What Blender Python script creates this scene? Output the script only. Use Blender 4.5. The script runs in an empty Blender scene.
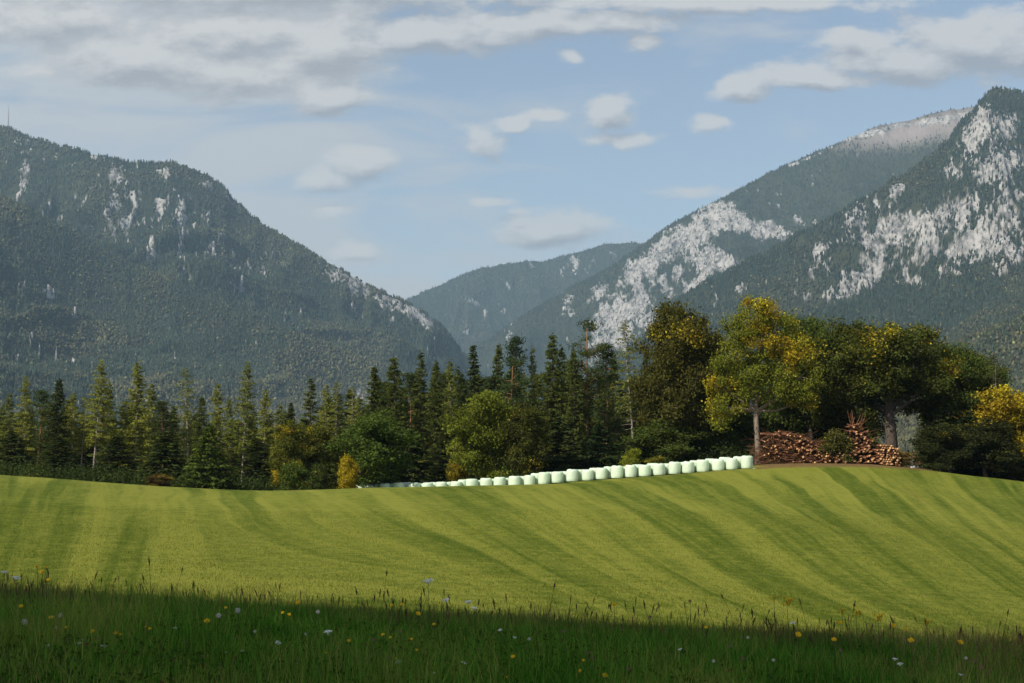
import bpy, math, random
import numpy as np
from mathutils import Vector

random.seed(7)
S = bpy.context.scene
COL = S.collection
R = math.radians

# ------------------------------------------------------------------ camera
FPX = 50.0 / 36.0 * 1024.0
PITCH = math.atan(110.5 / FPX)
cam_d = bpy.data.cameras.new("camera")
cam_d.lens, cam_d.sensor_width = 50.0, 36.0
cam_d.clip_start, cam_d.clip_end = 0.1, 40000.0
cam = bpy.data.objects.new("camera", cam_d)
COL.objects.link(cam)
cam.location = (0, 0, 0)
cam.rotation_euler = (math.pi / 2 + PITCH, 0, 0)
S.camera = cam
CP, SP = math.cos(PITCH), math.sin(PITCH)


def P(px, py, y):
    """the place at forward distance y that is seen at a spot of the photograph"""
    a = (np.asarray(px, float) - 512.0) / FPX
    b = (341.5 - np.asarray(py, float)) / FPX
    dy = CP - b * SP
    dz = SP + b * CP
    return a / dy * y, dz / dy * y


# ------------------------------------------------------------------ render and exposure
c = S.cycles
S.render.engine = 'CYCLES'
c.max_bounces, c.diffuse_bounces, c.glossy_bounces = 4, 2, 1
c.transmission_bounces, c.volume_bounces, c.transparent_max_bounces = 2, 0, 4
c.caustics_reflective = c.caustics_refractive = False
c.use_denoising = True
c.sample_clamp_indirect = 4.0
S.view_settings.view_transform = 'Standard'
S.view_settings.look = 'None'
S.view_settings.exposure = 0.72
S.view_settings.gamma = 1.0

# ------------------------------------------------------------------ sun and sky
SUN_EL, SUN_AZ = R(41), math.atan2(-0.74, -0.67)
to_sun = Vector((math.sin(SUN_AZ) * math.cos(SUN_EL), math.cos(SUN_AZ) * math.cos(SUN_EL), math.sin(SUN_EL)))
sun_d = bpy.data.lights.new("sun", 'SUN')
sun_d.energy, sun_d.angle, sun_d.color = 3.8, R(0.55), (1.0, 0.93, 0.80)
sun = bpy.data.objects.new("sun", sun_d)
COL.objects.link(sun)
sun.rotation_euler = (-to_sun).to_track_quat('-Z', 'Y').to_euler()

W = bpy.data.worlds.new("World")
S.world = W
W.use_nodes = True
W.cycles.sampling_method = 'MANUAL'
W.cycles.sample_map_resolution = 512
SKY_STRENGTH = 0.105


def nd(nt, typ, ins=None, **kw):
    n = nt.nodes.new(typ)
    for k, v in kw.items():
        setattr(n, k, v)
    for k, v in (ins or {}).items():
        s = n.inputs[k]
        if isinstance(v, bpy.types.NodeSocket):
            nt.links.new(v, s)
        else:
            s.default_value = v
    return n


def mth(nt, op, a, b=0.0, c_=0.0, clamp=False):
    n = nd(nt, 'ShaderNodeMath', {0: a, 1: b, 2: c_}, operation=op)
    n.use_clamp = clamp
    return n.outputs[0]


def smooth(nt, v, lo, hi):
    n = nd(nt, 'ShaderNodeMapRange', {'Value': v, 'From Min': lo, 'From Max': hi}, interpolation_type='SMOOTHSTEP')
    return n.outputs[0]


def mixc(nt, f, a, b):
    n = nd(nt, 'ShaderNodeMix', {}, data_type='RGBA')
    for s, v in ((n.inputs[0], f), (n.inputs[6], a), (n.inputs[7], b)):
        if isinstance(v, bpy.types.NodeSocket):
            nt.links.new(v, s)
        else:
            s.default_value = v if not isinstance(v, tuple) or len(v) == 4 else (*v, 1)
    return n.outputs[2]


def noise(nt, vec, scale, detail=4, rough=0.55, dist=0.0):
    return nd(nt, 'ShaderNodeTexNoise', {'Vector': vec, 'Scale': scale, 'Detail': detail, 'Roughness': rough, 'Distortion': dist}).outputs[0]


# cumulus: centre x, y, half width, half height (in units of a tangent plane towards +Y), weight
CUM = [(135, 56, 95, 36, 1.05), (235, 74, 130, 30, .9), (330, 44, 75, 46, 1.05), (430, 36, 110, 24, .95), (230, 30, 120, 36, .8), (560, 22, 150, 18, .9),
       (330, 98, 58, 20, .95), (362, 165, 42, 17, .95), (325, 180, 38, 16, .75), (330, 212, 32, 10, .7),
       (608, 112, 36, 19, 1.0), (484, 142, 34, 20, .8), (517, 125, 20, 11, .9), (549, 118, 26, 9, .75), (548, 229, 72, 21, .95), (352, 250, 30, 11, .75),
       (744, 88, 32, 18, 1.0), (810, 78, 80, 14, .95), (905, 62, 100, 24, 1.0), (860, 42, 55, 18, .9), (985, 42, 95, 38, 1.1),
       (641, 41, 24, 10, .7), (574, 56, 16, 8, .65), (706, 128, 24, 12, .65), (622, 139, 44, 9, .68), (690, 191, 55, 8, .62), (515, 212, 20, 6, .55),
       (30, 18, 110, 34, .9), (700, 2, 220, 14, .9), (300, -20, 420, 45, .9), (490, 203, 24, 6, .5), (780, 190, 30, 7, .5), (50, 72, 50, 10, .6)]
g = bpy.data.node_groups.new("cloud_density", 'ShaderNodeTree')
g.interface.new_socket("Vector", in_out='INPUT', socket_type='NodeSocketVector')
g.interface.new_socket("Cumulus", in_out='OUTPUT', socket_type='NodeSocketFloat')
gi, go = g.nodes.new('NodeGroupInput'), g.nodes.new('NodeGroupOutput')
warp = nd(g, 'ShaderNodeTexNoise', {'Vector': gi.outputs[0], 'Scale': 30.0, 'Detail': 3.0}).outputs['Color']
wv = nd(g, 'ShaderNodeVectorMath', {0: warp, 1: (.5, .5, .5)}, operation='SUBTRACT').outputs[0]
wv = nd(g, 'ShaderNodeVectorMath', {0: wv, 1: (.026, .012, 0), 2: gi.outputs[0]}, operation='MULTIPLY_ADD').outputs[0]
acc = None
for (cx, cy, rx, ry, w) in CUM:
    u0, v0 = P(cx, cy, 1.0)
    d = nd(g, 'ShaderNodeVectorMath', {0: wv, 1: (float(u0), float(v0), 0)}, operation='SUBTRACT').outputs[0]
    d = nd(g, 'ShaderNodeVectorMath', {0: d, 1: (FPX / rx, FPX / ry, 0)}, operation='MULTIPLY').outputs[0]
    l = nd(g, 'ShaderNodeVectorMath', {0: d}, operation='LENGTH').outputs['Value']
    b = mth(g, 'MULTIPLY_ADD', l, -0.78 * w, 0.98 * w)
    acc = b if acc is None else nd(g, 'ShaderNodeMath', {0: acc, 1: b, 2: 0.12}, operation='SMOOTH_MAX').outputs[0]
acc = mth(g, 'MAXIMUM', acc, -0.25)
n1 = noise(g, nd(g, 'ShaderNodeVectorMath', {0: gi.outputs[0], 1: (.62, 1.25, 1)}, operation='MULTIPLY').outputs[0], 42.0, 9, 0.66)
n1 = mth(g, 'SUBTRACT', n1, 0.5)
dens = mth(g, 'MULTIPLY_ADD', n1, 1.45, acc)
g.links.new(dens, go.inputs[0])

nt = W.node_tree
nt.nodes.clear()
tc = nd(nt, 'ShaderNodeTexCoord')
sp = nd(nt, 'ShaderNodeSeparateXYZ', {0: tc.outputs['Generated']})
yy = mth(nt, 'MAXIMUM', mth(nt, 'ABSOLUTE', sp.outputs[1]), 0.2)
uu, vv = mth(nt, 'DIVIDE', sp.outputs[0], yy), mth(nt, 'DIVIDE', sp.outputs[2], yy)
uv = nd(nt, 'ShaderNodeCombineXYZ', {0: uu, 1: vv}).outputs[0]


def cloud_at(off):
    v = nd(nt, 'ShaderNodeVectorMath', {0: uv, 1: off}, operation='ADD').outputs[0]
    n = nt.nodes.new('ShaderNodeGroup')
    n.node_tree = g
    nt.links.new(v, n.inputs[0])
    return n.outputs[0]


low = smooth(nt, vv, 0.20, 0.02)
d0, d1 = cloud_at((0, 0, 0)), cloud_at((-0.004, 0.011, 0))
cum_a = mth(nt, 'MULTIPLY', smooth(nt, d0, 0.05, 0.50), 0.84)
cum_l = mth(nt, 'MULTIPLY_ADD', mth(nt, 'SUBTRACT', d0, d1), 1.6, mth(nt, 'MULTIPLY_ADD', low, -0.45, 0.58), clamp=True)
# thin high veil, streaked level, thickest to the left
vs = nd(nt, 'ShaderNodeVectorMath', {0: uv, 1: (4.5, 19.0, 1)}, operation='MULTIPLY').outputs[0]
vn = noise(nt, vs, 1.0, 7, 0.6, 0.6)
left = smooth(nt, uu, 0.10, -0.30)
veil = mth(nt, 'ADD', mth(nt, 'MULTIPLY', left, 0.27), mth(nt, 'MULTIPLY', low, 0.26))
veil_a = mth(nt, 'MULTIPLY', smooth(nt, mth(nt, 'ADD', vn, veil), 0.50, 0.78), 0.9)
sky = nd(nt, 'ShaderNodeTexSky', {}, sky_type='NISHITA', sun_disc=False, sun_elevation=SUN_EL, sun_rotation=SUN_AZ, altitude=600.0, air_density=1.1, dust_density=1.6, ozone_density=1.0)
K = 1.0 / SKY_STRENGTH
hs = nd(nt, 'ShaderNodeHueSaturation', {'Saturation': 0.80, 'Value': 0.74, 'Color': sky.outputs[0]})
col = mixc(nt, veil_a, hs.outputs[0], (0.375 * K, 0.377 * K, 0.38 * K))
cc = mixc(nt, cum_l, (0.235 * K, 0.235 * K, 0.25 * K), (0.455 * K, 0.44 * K, 0.42 * K))
col = mixc(nt, cum_a, col, cc)
bg = nd(nt, 'ShaderNodeBackground', {'Color': col, 'Strength': SKY_STRENGTH})
nd(nt, 'ShaderNodeOutputWorld', {'Surface': bg.outputs[0]})

# ------------------------------------------------------------------ helpers
_rs = np.random.RandomState(11)
_perm = _rs.rand(512, 512)


def vnoise(x, y):
    xi, yi = np.floor(x).astype(int), np.floor(y).astype(int)
    fx, fy = x - xi, y - yi
    fx, fy = fx * fx * fx * (fx * (fx * 6 - 15) + 10), fy * fy * fy * (fy * (fy * 6 - 15) + 10)
    a = _perm[xi % 512, yi % 512]; b = _perm[(xi + 1) % 512, yi % 512]
    c_ = _perm[xi % 512, (yi + 1) % 512]; d = _perm[(xi + 1) % 512, (yi + 1) % 512]
    return (a * (1 - fx) + b * fx) * (1 - fy) + (c_ * (1 - fx) + d * fx) * fy


def fbm(x, y, octs=4, gain=0.5):
    s, a, t = 0, 1.0, 0
    for i in range(octs):
        s = s + a * vnoise(x + 17.3 * i, y + 31.7 * i); t += a
        x, y, a = x * 2.03, y * 2.03, a * gain
    return s / t


def ridged(x, y, octs=4):
    s, a, t = 0, 1.0, 0
    for i in range(octs):
        s = s + a * (1 - np.abs(2 * vnoise(x + 13.1 * i, y + 7.7 * i) - 1)); t += a
        x, y, a = x * 2.1, y * 2.1, a * 0.5
    return s / t


def sstep(x, a, b):
    t = np.clip((x - a) / (b - a), 0, 1)
    return t * t * (3 - 2 * t)


def mesh_np(name, V, F, mats=(), attrs=None, colors=None, smooth_=False, mat_idx=None):
    """V (n,3); F list of int arrays (m,k)"""
    me = bpy.data.meshes.new(name)
    V = np.asarray(V, np.float32)
    F = [np.asarray(f, np.int32) for f in (F if isinstance(F, list) else [F]) if len(f)]
    me.vertices.add(len(V))
    me.vertices.foreach_set('co', V.ravel())
    loops = np.concatenate([f.ravel() for f in F])
    counts = np.concatenate([np.full(len(f), f.shape[1], np.int32) for f in F])
    starts = np.concatenate([[0], np.cumsum(counts)[:-1]]).astype(np.int32)
    me.loops.add(len(loops))
    me.loops.foreach_set('vertex_index', loops)
    me.polygons.add(len(counts))
    me.polygons.foreach_set('loop_start', starts)
    me.polygons.foreach_set('loop_total', counts)
    if smooth_:
        me.polygons.foreach_set('use_smooth', np.ones(len(counts), bool))
    for m in mats:
        me.materials.append(m)
    if mat_idx is not None:
        me.polygons.foreach_set('material_index', np.asarray(mat_idx, np.int32))
    for k, v in (attrs or {}).items():
        a = me.attributes.new(k, 'FLOAT', 'POINT')
        a.data.foreach_set('value', np.asarray(v, np.float32))
    for k, v in (colors or {}).items():
        a = me.attributes.new(k, 'FLOAT_COLOR', 'POINT')
        v = np.asarray(v, np.float32)
        if v.shape[1] == 3:
            v = np.hstack([v, np.ones((len(v), 1), np.float32)])
        a.data.foreach_set('color', v.ravel())
    me.update(calc_edges=True)
    return me


def link(name, me, label=None, cat=None, group=None, kind=None, parent=None):
    o = bpy.data.objects.new(name, me)
    COL.objects.link(o)
    tag(o, label, cat, group, kind)
    if parent is not None:
        o.parent = parent
    return o


def tag(o, label=None, cat=None, group=None, kind=None):
    for k, v in (('label', label), ('category', cat), ('group', group), ('kind', kind)):
        if v:
            o[k] = v


class MB:
    """gathers pieces of one mesh"""
    def __init__(s):
        s.V, s.F, s.A, s.n = [], {}, [], 0

    def add(s, V, F, mi=0):
        V = np.asarray(V, float)
        for f in (F if isinstance(F, list) else [F]):
            f = np.asarray(f, int)
            if len(f):
                s.F.setdefault((f.shape[1], mi), []).append(f + s.n)
        s.V.append(V); s.n += len(V)

    def mesh(s, name, mats, smooth_=False):
        F, mi = [], []
        for (k, m), fs in s.F.items():
            f = np.concatenate(fs); F.append(f); mi.append(np.full(len(f), m))
        return mesh_np(name, np.concatenate(s.V), F, mats, smooth_=smooth_, mat_idx=np.concatenate(mi))


def tube(pts, rad, sides=6, caps=True):
    pts = np.asarray(pts, float); rad = np.asarray(rad, float)
    n = len(pts)
    T = np.gradient(pts, axis=0)
    T /= np.linalg.norm(T, axis=1, keepdims=True) + 1e-9
    ref = np.array([0, 0, 1.0]) if abs(T[:, 2]).mean() < 0.8 else np.array([1.0, 0, 0])
    A = np.cross(T, ref); A /= np.linalg.norm(A, axis=1, keepdims=True) + 1e-9
    B = np.cross(T, A)
    th = np.arange(sides) * 2 * math.pi / sides
    V = pts[:, None] + rad[:, None, None] * (np.cos(th)[None, :, None] * A[:, None] + np.sin(th)[None, :, None] * B[:, None])
    V = V.reshape(-1, 3)
    i = np.arange(n - 1)[:, None] * sides; j = np.arange(sides)[None]
    F = np.stack([i + j, i + (j + 1) % sides, i + sides + (j + 1) % sides, i + sides + j], -1).reshape(-1, 4)
    Fs = [F]
    if caps:
        Fs.append(np.array([list(range(sides))[::-1], [(n - 1) * sides + k for k in range(sides)]]))
    return V, Fs


def sprays(C, D, L, Wd, rs, curl=0.25):
    """a leaf or a needle spray: a diamond at each centre C along D"""
    n = len(C)
    D = D / (np.linalg.norm(D, axis=1, keepdims=True) + 1e-9)
    Q = rs.normal(size=(n, 3))
    B = np.cross(D, Q); B /= np.linalg.norm(B, axis=1, keepdims=True) + 1e-9
    Nn = np.cross(D, B)
    L = np.broadcast_to(L, n)[:, None]; Wd = np.broadcast_to(Wd, n)[:, None]
    V = np.stack([C - D * L * .5, C + B * Wd * .5 + Nn * L * curl * .3, C + D * L * .5, C - B * Wd * .5 + Nn * L * curl * .3], 1).reshape(-1, 3)
    F = np.arange(n * 4).reshape(n, 4)
    return V, F


def new_mat(name):
    m = bpy.data.materials.new(name)
    m.use_nodes = True
    m.node_tree.nodes.clear()
    return m, m.node_tree


def attr(nt_, name, col_=False):
    n = nd(nt_, 'ShaderNodeAttribute', attribute_name=name)
    return n.outputs['Color'] if col_ else n.outputs['Fac']


def out(nt_, sh):
    nd(nt_, 'ShaderNodeOutputMaterial', {'Surface': sh})


def simple(name, colr, rough=0.8, var=0.25, scale=6.0, bump=0.0, spec=0.2):
    m, n = new_mat(name)
    t = nd(n, 'ShaderNodeTexCoord').outputs['Object']
    f = noise(n, t, scale, 5, 0.6)
    k = mth(n, 'MULTIPLY_ADD', f, 2 * var, 1 - var)
    cl = nd(n, 'ShaderNodeVectorMath', {0: colr, 'Scale': k}, operation='SCALE').outputs[0]
    p = nd(n, 'ShaderNodeBsdfPrincipled', {'Base Color': cl, 'Roughness': rough, 'Specular IOR Level': spec})
    if bump:
        b = nd(n, 'ShaderNodeBump', {'Strength': bump, 'Height': noise(n, t, scale * 3, 4, .6), 'Distance': 0.05})
        n.links.new(b.outputs[0], p.inputs['Normal'])
    out(n, p.outputs[0])
    return m


# ------------------------------------------------------------------ terrain heights
CTRL = {  # column in the photograph: (distance, row at which that ground is seen)
    -500: [(30, 575), (60, 505), (100, 470), (125, 462), (180, 464), (240, 468)],
    -200: [(30, 582), (60, 512), (100, 476), (125, 467), (180, 469), (240, 474)],
    0: [(30, 588), (60, 519), (100, 484), (125, 475.5), (150, 475.8), (180, 478), (240, 484)],
    130: [(30, 592), (60, 524), (100, 493), (125, 484.5), (150, 485), (180, 487), (240, 492)],
    250: [(30, 596), (60, 528), (100, 497), (122, 490.5), (150, 493), (180, 495), (240, 500)],
    360: [(30, 599), (60, 529), (100, 492), (118, 488), (150, 495.2), (180, 498), (240, 505)],
    440: [(30, 603), (60, 529), (100, 491.5), (118, 486.5), (150, 492.6), (180, 495), (240, 502)],
    500: [(30, 606), (60, 528), (100, 491.5), (120, 485), (148, 489), (180, 491), (240, 497)],
    560: [(30, 608), (60, 527), (100, 491.5), (125, 484), (146, 482.8), (180, 484), (240, 492)],
    640: [(30, 612), (60, 527), (100, 491), (125, 481), (143, 476.8), (180, 477), (240, 487)],
    690: [(30, 614), (60, 528), (100, 490), (125, 479), (142, 473), (180, 471), (240, 484)],
    745: [(30, 618), (60, 529), (100, 489), (125, 476), (141, 468.8), (155, 464), (180, 466), (240, 480)],
    830: [(30, 623), (60, 533), (100, 489), (125, 473.5), (141, 466), (152, 462.5), (180, 463), (240, 478)],
    900: [(30, 628), (60, 540), (100, 493), (125, 477), (145, 467), (155, 466), (180, 469), (240, 480)],
    960: [(30, 634), (60, 547), (100, 500), (130, 476.5), (145, 475), (180, 478), (240, 486)],
    1024: [(30, 640), (60, 553), (100, 507), (130, 482.5), (150, 483), (180, 486), (240, 492)],
    1200: [(30, 655), (60, 572), (100, 525), (130, 503), (180, 503)],
    1500: [(30, 670), (60, 590), (100, 545), (130, 525), (180, 520)],
}
ctrl = []
for px_, rows in CTRL.items():
    for d_, s_ in rows:
        x_, z_ = P(px_, s_, d_)
        ctrl.append((float(x_), d_, float(z_)))


def meadow_z(x):
    return -1.66 - 0.05 * np.clip(x, -9, 9)


for x_ in (-60, -25, -9, -4, 0, 4, 9, 25, 60):
    for y_, dz_ in ((-60, 0), (-20, 0), (0, 0), (8, 0), (12.5, 0), (15, -.16), (17, -.42)):
        ctrl.append((x_, y_, float(meadow_z(x_)) + dz_))
for x_ in (-20, -7, 0, 7, 20):
    ctrl.append((x_, 19, float(meadow_z(x_)) - 0.78))
    ctrl.append((x_, 24, float(meadow_z(x_)) - 1.28))
ctrl = np.array(ctrl)


def _ty(y):
    return np.where(y > 30, 30 + (np.maximum(y, 30) - 30) * 0.55, y)


def _tps_fit(pts, lam=0.02):
    X = np.stack([pts[:, 0] * 0.8, _ty(pts[:, 1])], 1)
    n = len(X)
    r2 = ((X[:, None] - X[None]) ** 2).sum(-1)
    Km = np.where(r2 > 0, r2 * np.log(r2 + 1e-12) * .5, 0) + lam * np.eye(n)
    Pm = np.hstack([np.ones((n, 1)), X])
    A = np.block([[Km, Pm], [Pm.T, np.zeros((3, 3))]])
    return X, np.linalg.solve(A, np.concatenate([pts[:, 2], np.zeros(3)]))


_TX, _TW = _tps_fit(ctrl)


def ground_z(x, y):
    x = np.atleast_1d(np.asarray(x, float)); y = np.atleast_1d(np.asarray(y, float))
    x, y = np.broadcast_arrays(x, y)
    sh = x.shape
    xf, yf = x.ravel(), y.ravel()
    o = np.empty(len(xf))
    for i in range(0, len(xf), 20000):
        xs = np.clip(xf[i:i + 20000], -110, 110); ys = np.clip(yf[i:i + 20000], -60, 240)
        X = np.stack([xs * 0.8, _ty(ys)], 1)
        r2 = ((X[:, None] - _TX[None]) ** 2).sum(-1)
        k = np.where(r2 > 0, r2 * np.log(r2 + 1e-12) * .5, 0)
        o[i:i + 20000] = k @ _TW[:len(_TX)] + _TW[len(_TX)] + X @ _TW[len(_TX) + 1:]
    r = np.hypot(xf, np.maximum(yf, 0))
    w = sstep(r, 210, 420)
    far = -12 - 50 * sstep(r, 300, 1700)
    o = o * (1 - w) + far * w
    return o.reshape(sh)


def gz(x, y):
    return float(ground_z(x, y)[0])


# ------------------------------------------------------------------ ground sheet
def axis(fine, mid, far, f0, m0):
    a = np.arange(0, f0, fine)
    a = np.concatenate([a, np.arange(f0, m0, mid)])
    return np.concatenate([a, np.geomspace(m0, far, 26)])


ax = axis(0.6, 1.4, 8500, 12, 110)
gx = np.concatenate([-ax[:0:-1], ax])
gy = np.concatenate([[-1200, -500, -200, -90, -40], np.arange(-20, 40, 0.5), np.arange(40, 260, 1.25), np.geomspace(260, 12500, 26)])
GX, GY = np.meshgrid(gx, gy)
GZ = ground_z(GX, GY)
near = (np.abs(GX) < 120) & (GY > -40) & (GY < 260)
GZ = GZ + np.where(near, (fbm(GX * .35, GY * .35, 3) - .5) * 0.07 + (fbm(GX * .05 + 5, GY * .05, 2) - .5) * 0.10 * sstep(GY, 20, 40), 0)
# where the mown field ends: woodland floor beyond, earth below the wood pile
pxg = 512 + FPX * GX / np.maximum(GY, 1)
edge = np.interp(pxg, [-600, 0, 250, 360, 560, 745, 800, 905, 930, 1024, 1500], [140, 140, 142, 156, 151, 147, 146, 146, 141, 141, 141])
edge = edge + (fbm(GX * .4, GY * .4, 3) - .5) * 3
field = sstep(edge - GY, -0.8, 0.8) * sstep(GY, 17, 20)
earth = sstep(pxg, 748, 765) * (1 - sstep(pxg, 925, 960)) * sstep(GY, 136.5, 141.0) * (1 - sstep(GY, 165, 172))
earth = np.clip(earth + 0.6 * sstep(np.abs(pxg - 690), 300, 20) * np.exp(-((GY - np.interp(pxg, [500, 745], [146, 139.0])) / 1.2) ** 2) * (pxg < 765), 0, 1)
ny, nx = GX.shape
i, j = np.meshgrid(np.arange(ny - 1), np.arange(nx - 1), indexing='ij')
q = (i * nx + j).ravel()
GF = np.stack([q, q + 1, q + nx + 1, q + nx], 1)

gm, n = new_mat("mown_grass")
geo = nd(n, 'ShaderNodeNewGeometry').outputs['Position']
ps = nd(n, 'ShaderNodeSeparateXYZ', {0: geo})
X_, Y_ = ps.outputs[0], ps.outputs[1]
swath = mth(n, 'MULTIPLY', mth(n, 'DIVIDE', mth(n, 'SUBTRACT', X_, mth(n, 'MULTIPLY', smooth(n, mth(n, 'DIVIDE', X_, mth(n, 'MAXIMUM', Y_, 1.0)), -0.30, 0.0), 7.0)), mth(n, 'ADD', Y_, 3.0)), 85.0)
wob = mth(n, 'MULTIPLY_ADD', noise(n, geo, 0.03, 2), 1.0, swath)
sv = nd(n, 'ShaderNodeCombineXYZ', {0: wob, 1: mth(n, 'MULTIPLY', Y_, 0.012)}).outputs[0]
s1 = mth(n, 'MULTIPLY_ADD', smooth(n, noise(n, sv, 1.05, 1, 0.5), 0.47, 0.53), 0.45, mth(n, 'MULTIPLY', smooth(n, noise(n, sv, 0.40, 1, 0.5), 0.465, 0.535), 0.75))
s2 = noise(n, sv, 0.9, 4, 0.65)
sv3 = nd(n, 'ShaderNodeCombineXYZ', {0: wob, 1: mth(n, 'MULTIPLY', Y_, 0.02)}).outputs[0]
s3 = noise(n, sv3, 2.4, 5, 0.72)
fine = noise(n, geo, 7.0, 6, 0.8)
mid = noise(n, geo, 1.6, 6, 0.78)
big = noise(n, geo, 0.11, 4, 0.6)
t = mth(n, 'MULTIPLY', s1, 0.55)
t = mth(n, 'MULTIPLY_ADD', s2, 0.55, t)
t = mth(n, 'MULTIPLY_ADD', s3, 1.05, t)
t = mth(n, 'MULTIPLY_ADD', mth(n, 'SUBTRACT', mid, .5), 2.3, t)
t = mth(n, 'MULTIPLY_ADD', mth(n, 'SUBTRACT', fine, .5), 2.0, t)
t = mth(n, 'MULTIPLY_ADD', mth(n, 'SUBTRACT', big, .5), 0.5, t)
t = smooth(n, t, 0.40, 1.75)
grass_c = mixc(n, t, (0.050, 0.080, 0.005), (0.192, 0.200, 0.030))
brown = smooth(n, noise(n, sv3, 0.7, 5, .7), 0.60, 0.78)
grass_c = mixc(n, mth(n, 'MULTIPLY', brown, 0.45), grass_c, (0.16, 0.115, 0.03))
floor_c = mixc(n, mid, (0.030, 0.034, 0.012), (0.075, 0.066, 0.025))
earth_c = mixc(n, smooth(n, mth(n, 'ADD', mth(n, 'MULTIPLY', fine, .5), mth(n, 'MULTIPLY', mid, .5)), .38, .62), (0.085, 0.055, 0.022), (0.22, 0.145, 0.06))
gc = mixc(n, attr(n, 'field'), floor_c, grass_c)
gc = mixc(n, mth(n, 'MULTIPLY', attr(n, 'earth'), smooth(n, mth(n, 'ADD', mid, attr(n, 'earth')), 0.6, 1.25)), gc, earth_c)
bmp = nd(n, 'ShaderNodeBump', {'Strength': 0.55, 'Distance': 0.08, 'Height': mth(n, 'ADD', mth(n, 'MULTIPLY', fine, 1.0), mth(n, 'MULTIPLY', mid, .8))})
pb = nd(n, 'ShaderNodeBsdfPrincipled', {'Base Color': gc, 'Roughness': 0.95, 'Specular IOR Level': 0.05, 'Normal': bmp.outputs[0]})
out(n, pb.outputs[0])
gme = mesh_np("ground", np.stack([GX, GY, GZ], -1).reshape(-1, 3), GF, (gm,), attrs={'field': field.ravel(), 'earth': earth.ravel()}, smooth_=True)
link("ground", gme, "rolling mown hay field with light and dark mower stripes", "field", kind="structure")

# ------------------------------------------------------------------ mountains and their forests
mm, n = new_mat("mountain_rock_and_turf")
geo = nd(n, 'ShaderNodeNewGeometry').outputs['Position']
st = nd(n, 'ShaderNodeVectorMath', {0: geo, 1: (1.0, 0.35, 0.45)}, operation='MULTIPLY').outputs[0]
a1 = noise(n, st, 0.016, 8, 0.68)
a2 = noise(n, geo, 0.05, 6, 0.7)
rk = attr(n, 'rock')
rkf = smooth(n, mth(n, 'ADD', rk, mth(n, 'MULTIPLY', mth(n, 'SUBTRACT', a1, .5), 1.1)), 0.14, 0.80)
a3 = noise(n, nd(n, 'ShaderNodeVectorMath', {0: geo, 1: (1.0, 0.6, 0.3)}, operation='MULTIPLY').outputs[0], 0.10, 5, 0.75)
rock_c = mixc(n, smooth(n, mth(n, 'ADD', mth(n, 'MULTIPLY', a1, .35), mth(n, 'ADD', mth(n, 'MULTIPLY', a2, .35), mth(n, 'MULTIPLY', a3, .30))), .41, .57), (0.085, 0.085, 0.088), (0.40, 0.385, 0.37))
turf_c = mixc(n, a2, (0.022, 0.032, 0.020), (0.060, 0.062, 0.034))
bare_c = mixc(n, a1, (0.17, 0.13, 0.12), (0.34, 0.31, 0.30))
tc_ = mixc(n, attr(n, 'bare'), turf_c, bare_c)
mc = mixc(n, rkf, tc_, rock_c)
bmp = nd(n, 'ShaderNodeBump', {'Strength': 0.9, 'Distance': 26.0, 'Height': a1})
pb = nd(n, 'ShaderNodeBsdfDiffuse', {'Color': mc, 'Normal': bmp.outputs[0]})
out(n, pb.outputs[0])

fm, n = new_mat("distant_foliage")
df = nd(n, 'ShaderNodeBsdfDiffuse', {'Color': attr(n, 'tree', True)})
out(n, df.outputs[0])


def cone_tpl():
    V, F = [], []
    th = np.arange(5) * 2 * math.pi / 5
    for z0, r0, z1 in ((0.05, 0.20, 0.62), (0.42, 0.14, 1.0)):
        b = len(V)
        V += [(r0 * math.cos(a), r0 * math.sin(a), z0 + .05 * (k % 2)) for k, a in enumerate(th)] + [(0, 0, z1)]
        F += [(b + k, b + (k + 1) % 5, b + 5) for k in range(5)]
    return np.array(V), np.array(F)


def ball_tpl():
    V = [(0, 0, 0.05)]
    for z, r, o_ in ((0.35, 0.38, 0), (0.72, 0.30, .6)):
        V += [(r * math.cos(a + o_), r * math.sin(a + o_), z) for a in np.arange(5) * 2 * math.pi / 5]
    V += [(0, 0, 1.0)]
    F = []
    for k in range(5):
        k2 = (k + 1) % 5
        F += [(0, 1 + k2, 1 + k), (1 + k, 1 + k2, 6 + k), (1 + k2, 6 + k2, 6 + k), (6 + k, 6 + k2, 11)]
    return np.array(V), np.array(F)


CONE, BALL = cone_tpl(), ball_tpl()


def forest_mesh(name, pos, h, broad, colr, rs):
    VV, FF, CC, off = [], [], [], 0
    for sel, (tv, tf) in ((~broad, CONE), (broad, BALL)):
        p, hh, cl = pos[sel], h[sel], colr[sel]
        m = len(p)
        if not m:
            continue
        a = rs.rand(m) * 6.28
        wd = hh * rs.uniform(.8, 1.25, m)
        jit = rs.uniform(.8, 1.2, (m, len(tv)))
        x = tv[None, :, 0] * jit; y = tv[None, :, 1] * jit
        V = np.stack([p[:, 0:1] + wd[:, None] * (x * np.cos(a)[:, None] - y * np.sin(a)[:, None]),
                      p[:, 1:2] + wd[:, None] * (x * np.sin(a)[:, None] + y * np.cos(a)[:, None]),
                      p[:, 2:3] + hh[:, None] * tv[None, :, 2]], -1)
        VV.append(V.reshape(-1, 3))
        FF.append((tf[None] + (np.arange(m) * len(tv))[:, None, None]).reshape(-1, 3) + off)
        CC.append(np.repeat(cl, len(tv), 0))
        off += m * len(tv)
    return mesh_np(name, np.concatenate(VV), np.concatenate(FF), (fm,), colors={'tree': np.concatenate(CC)})


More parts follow.
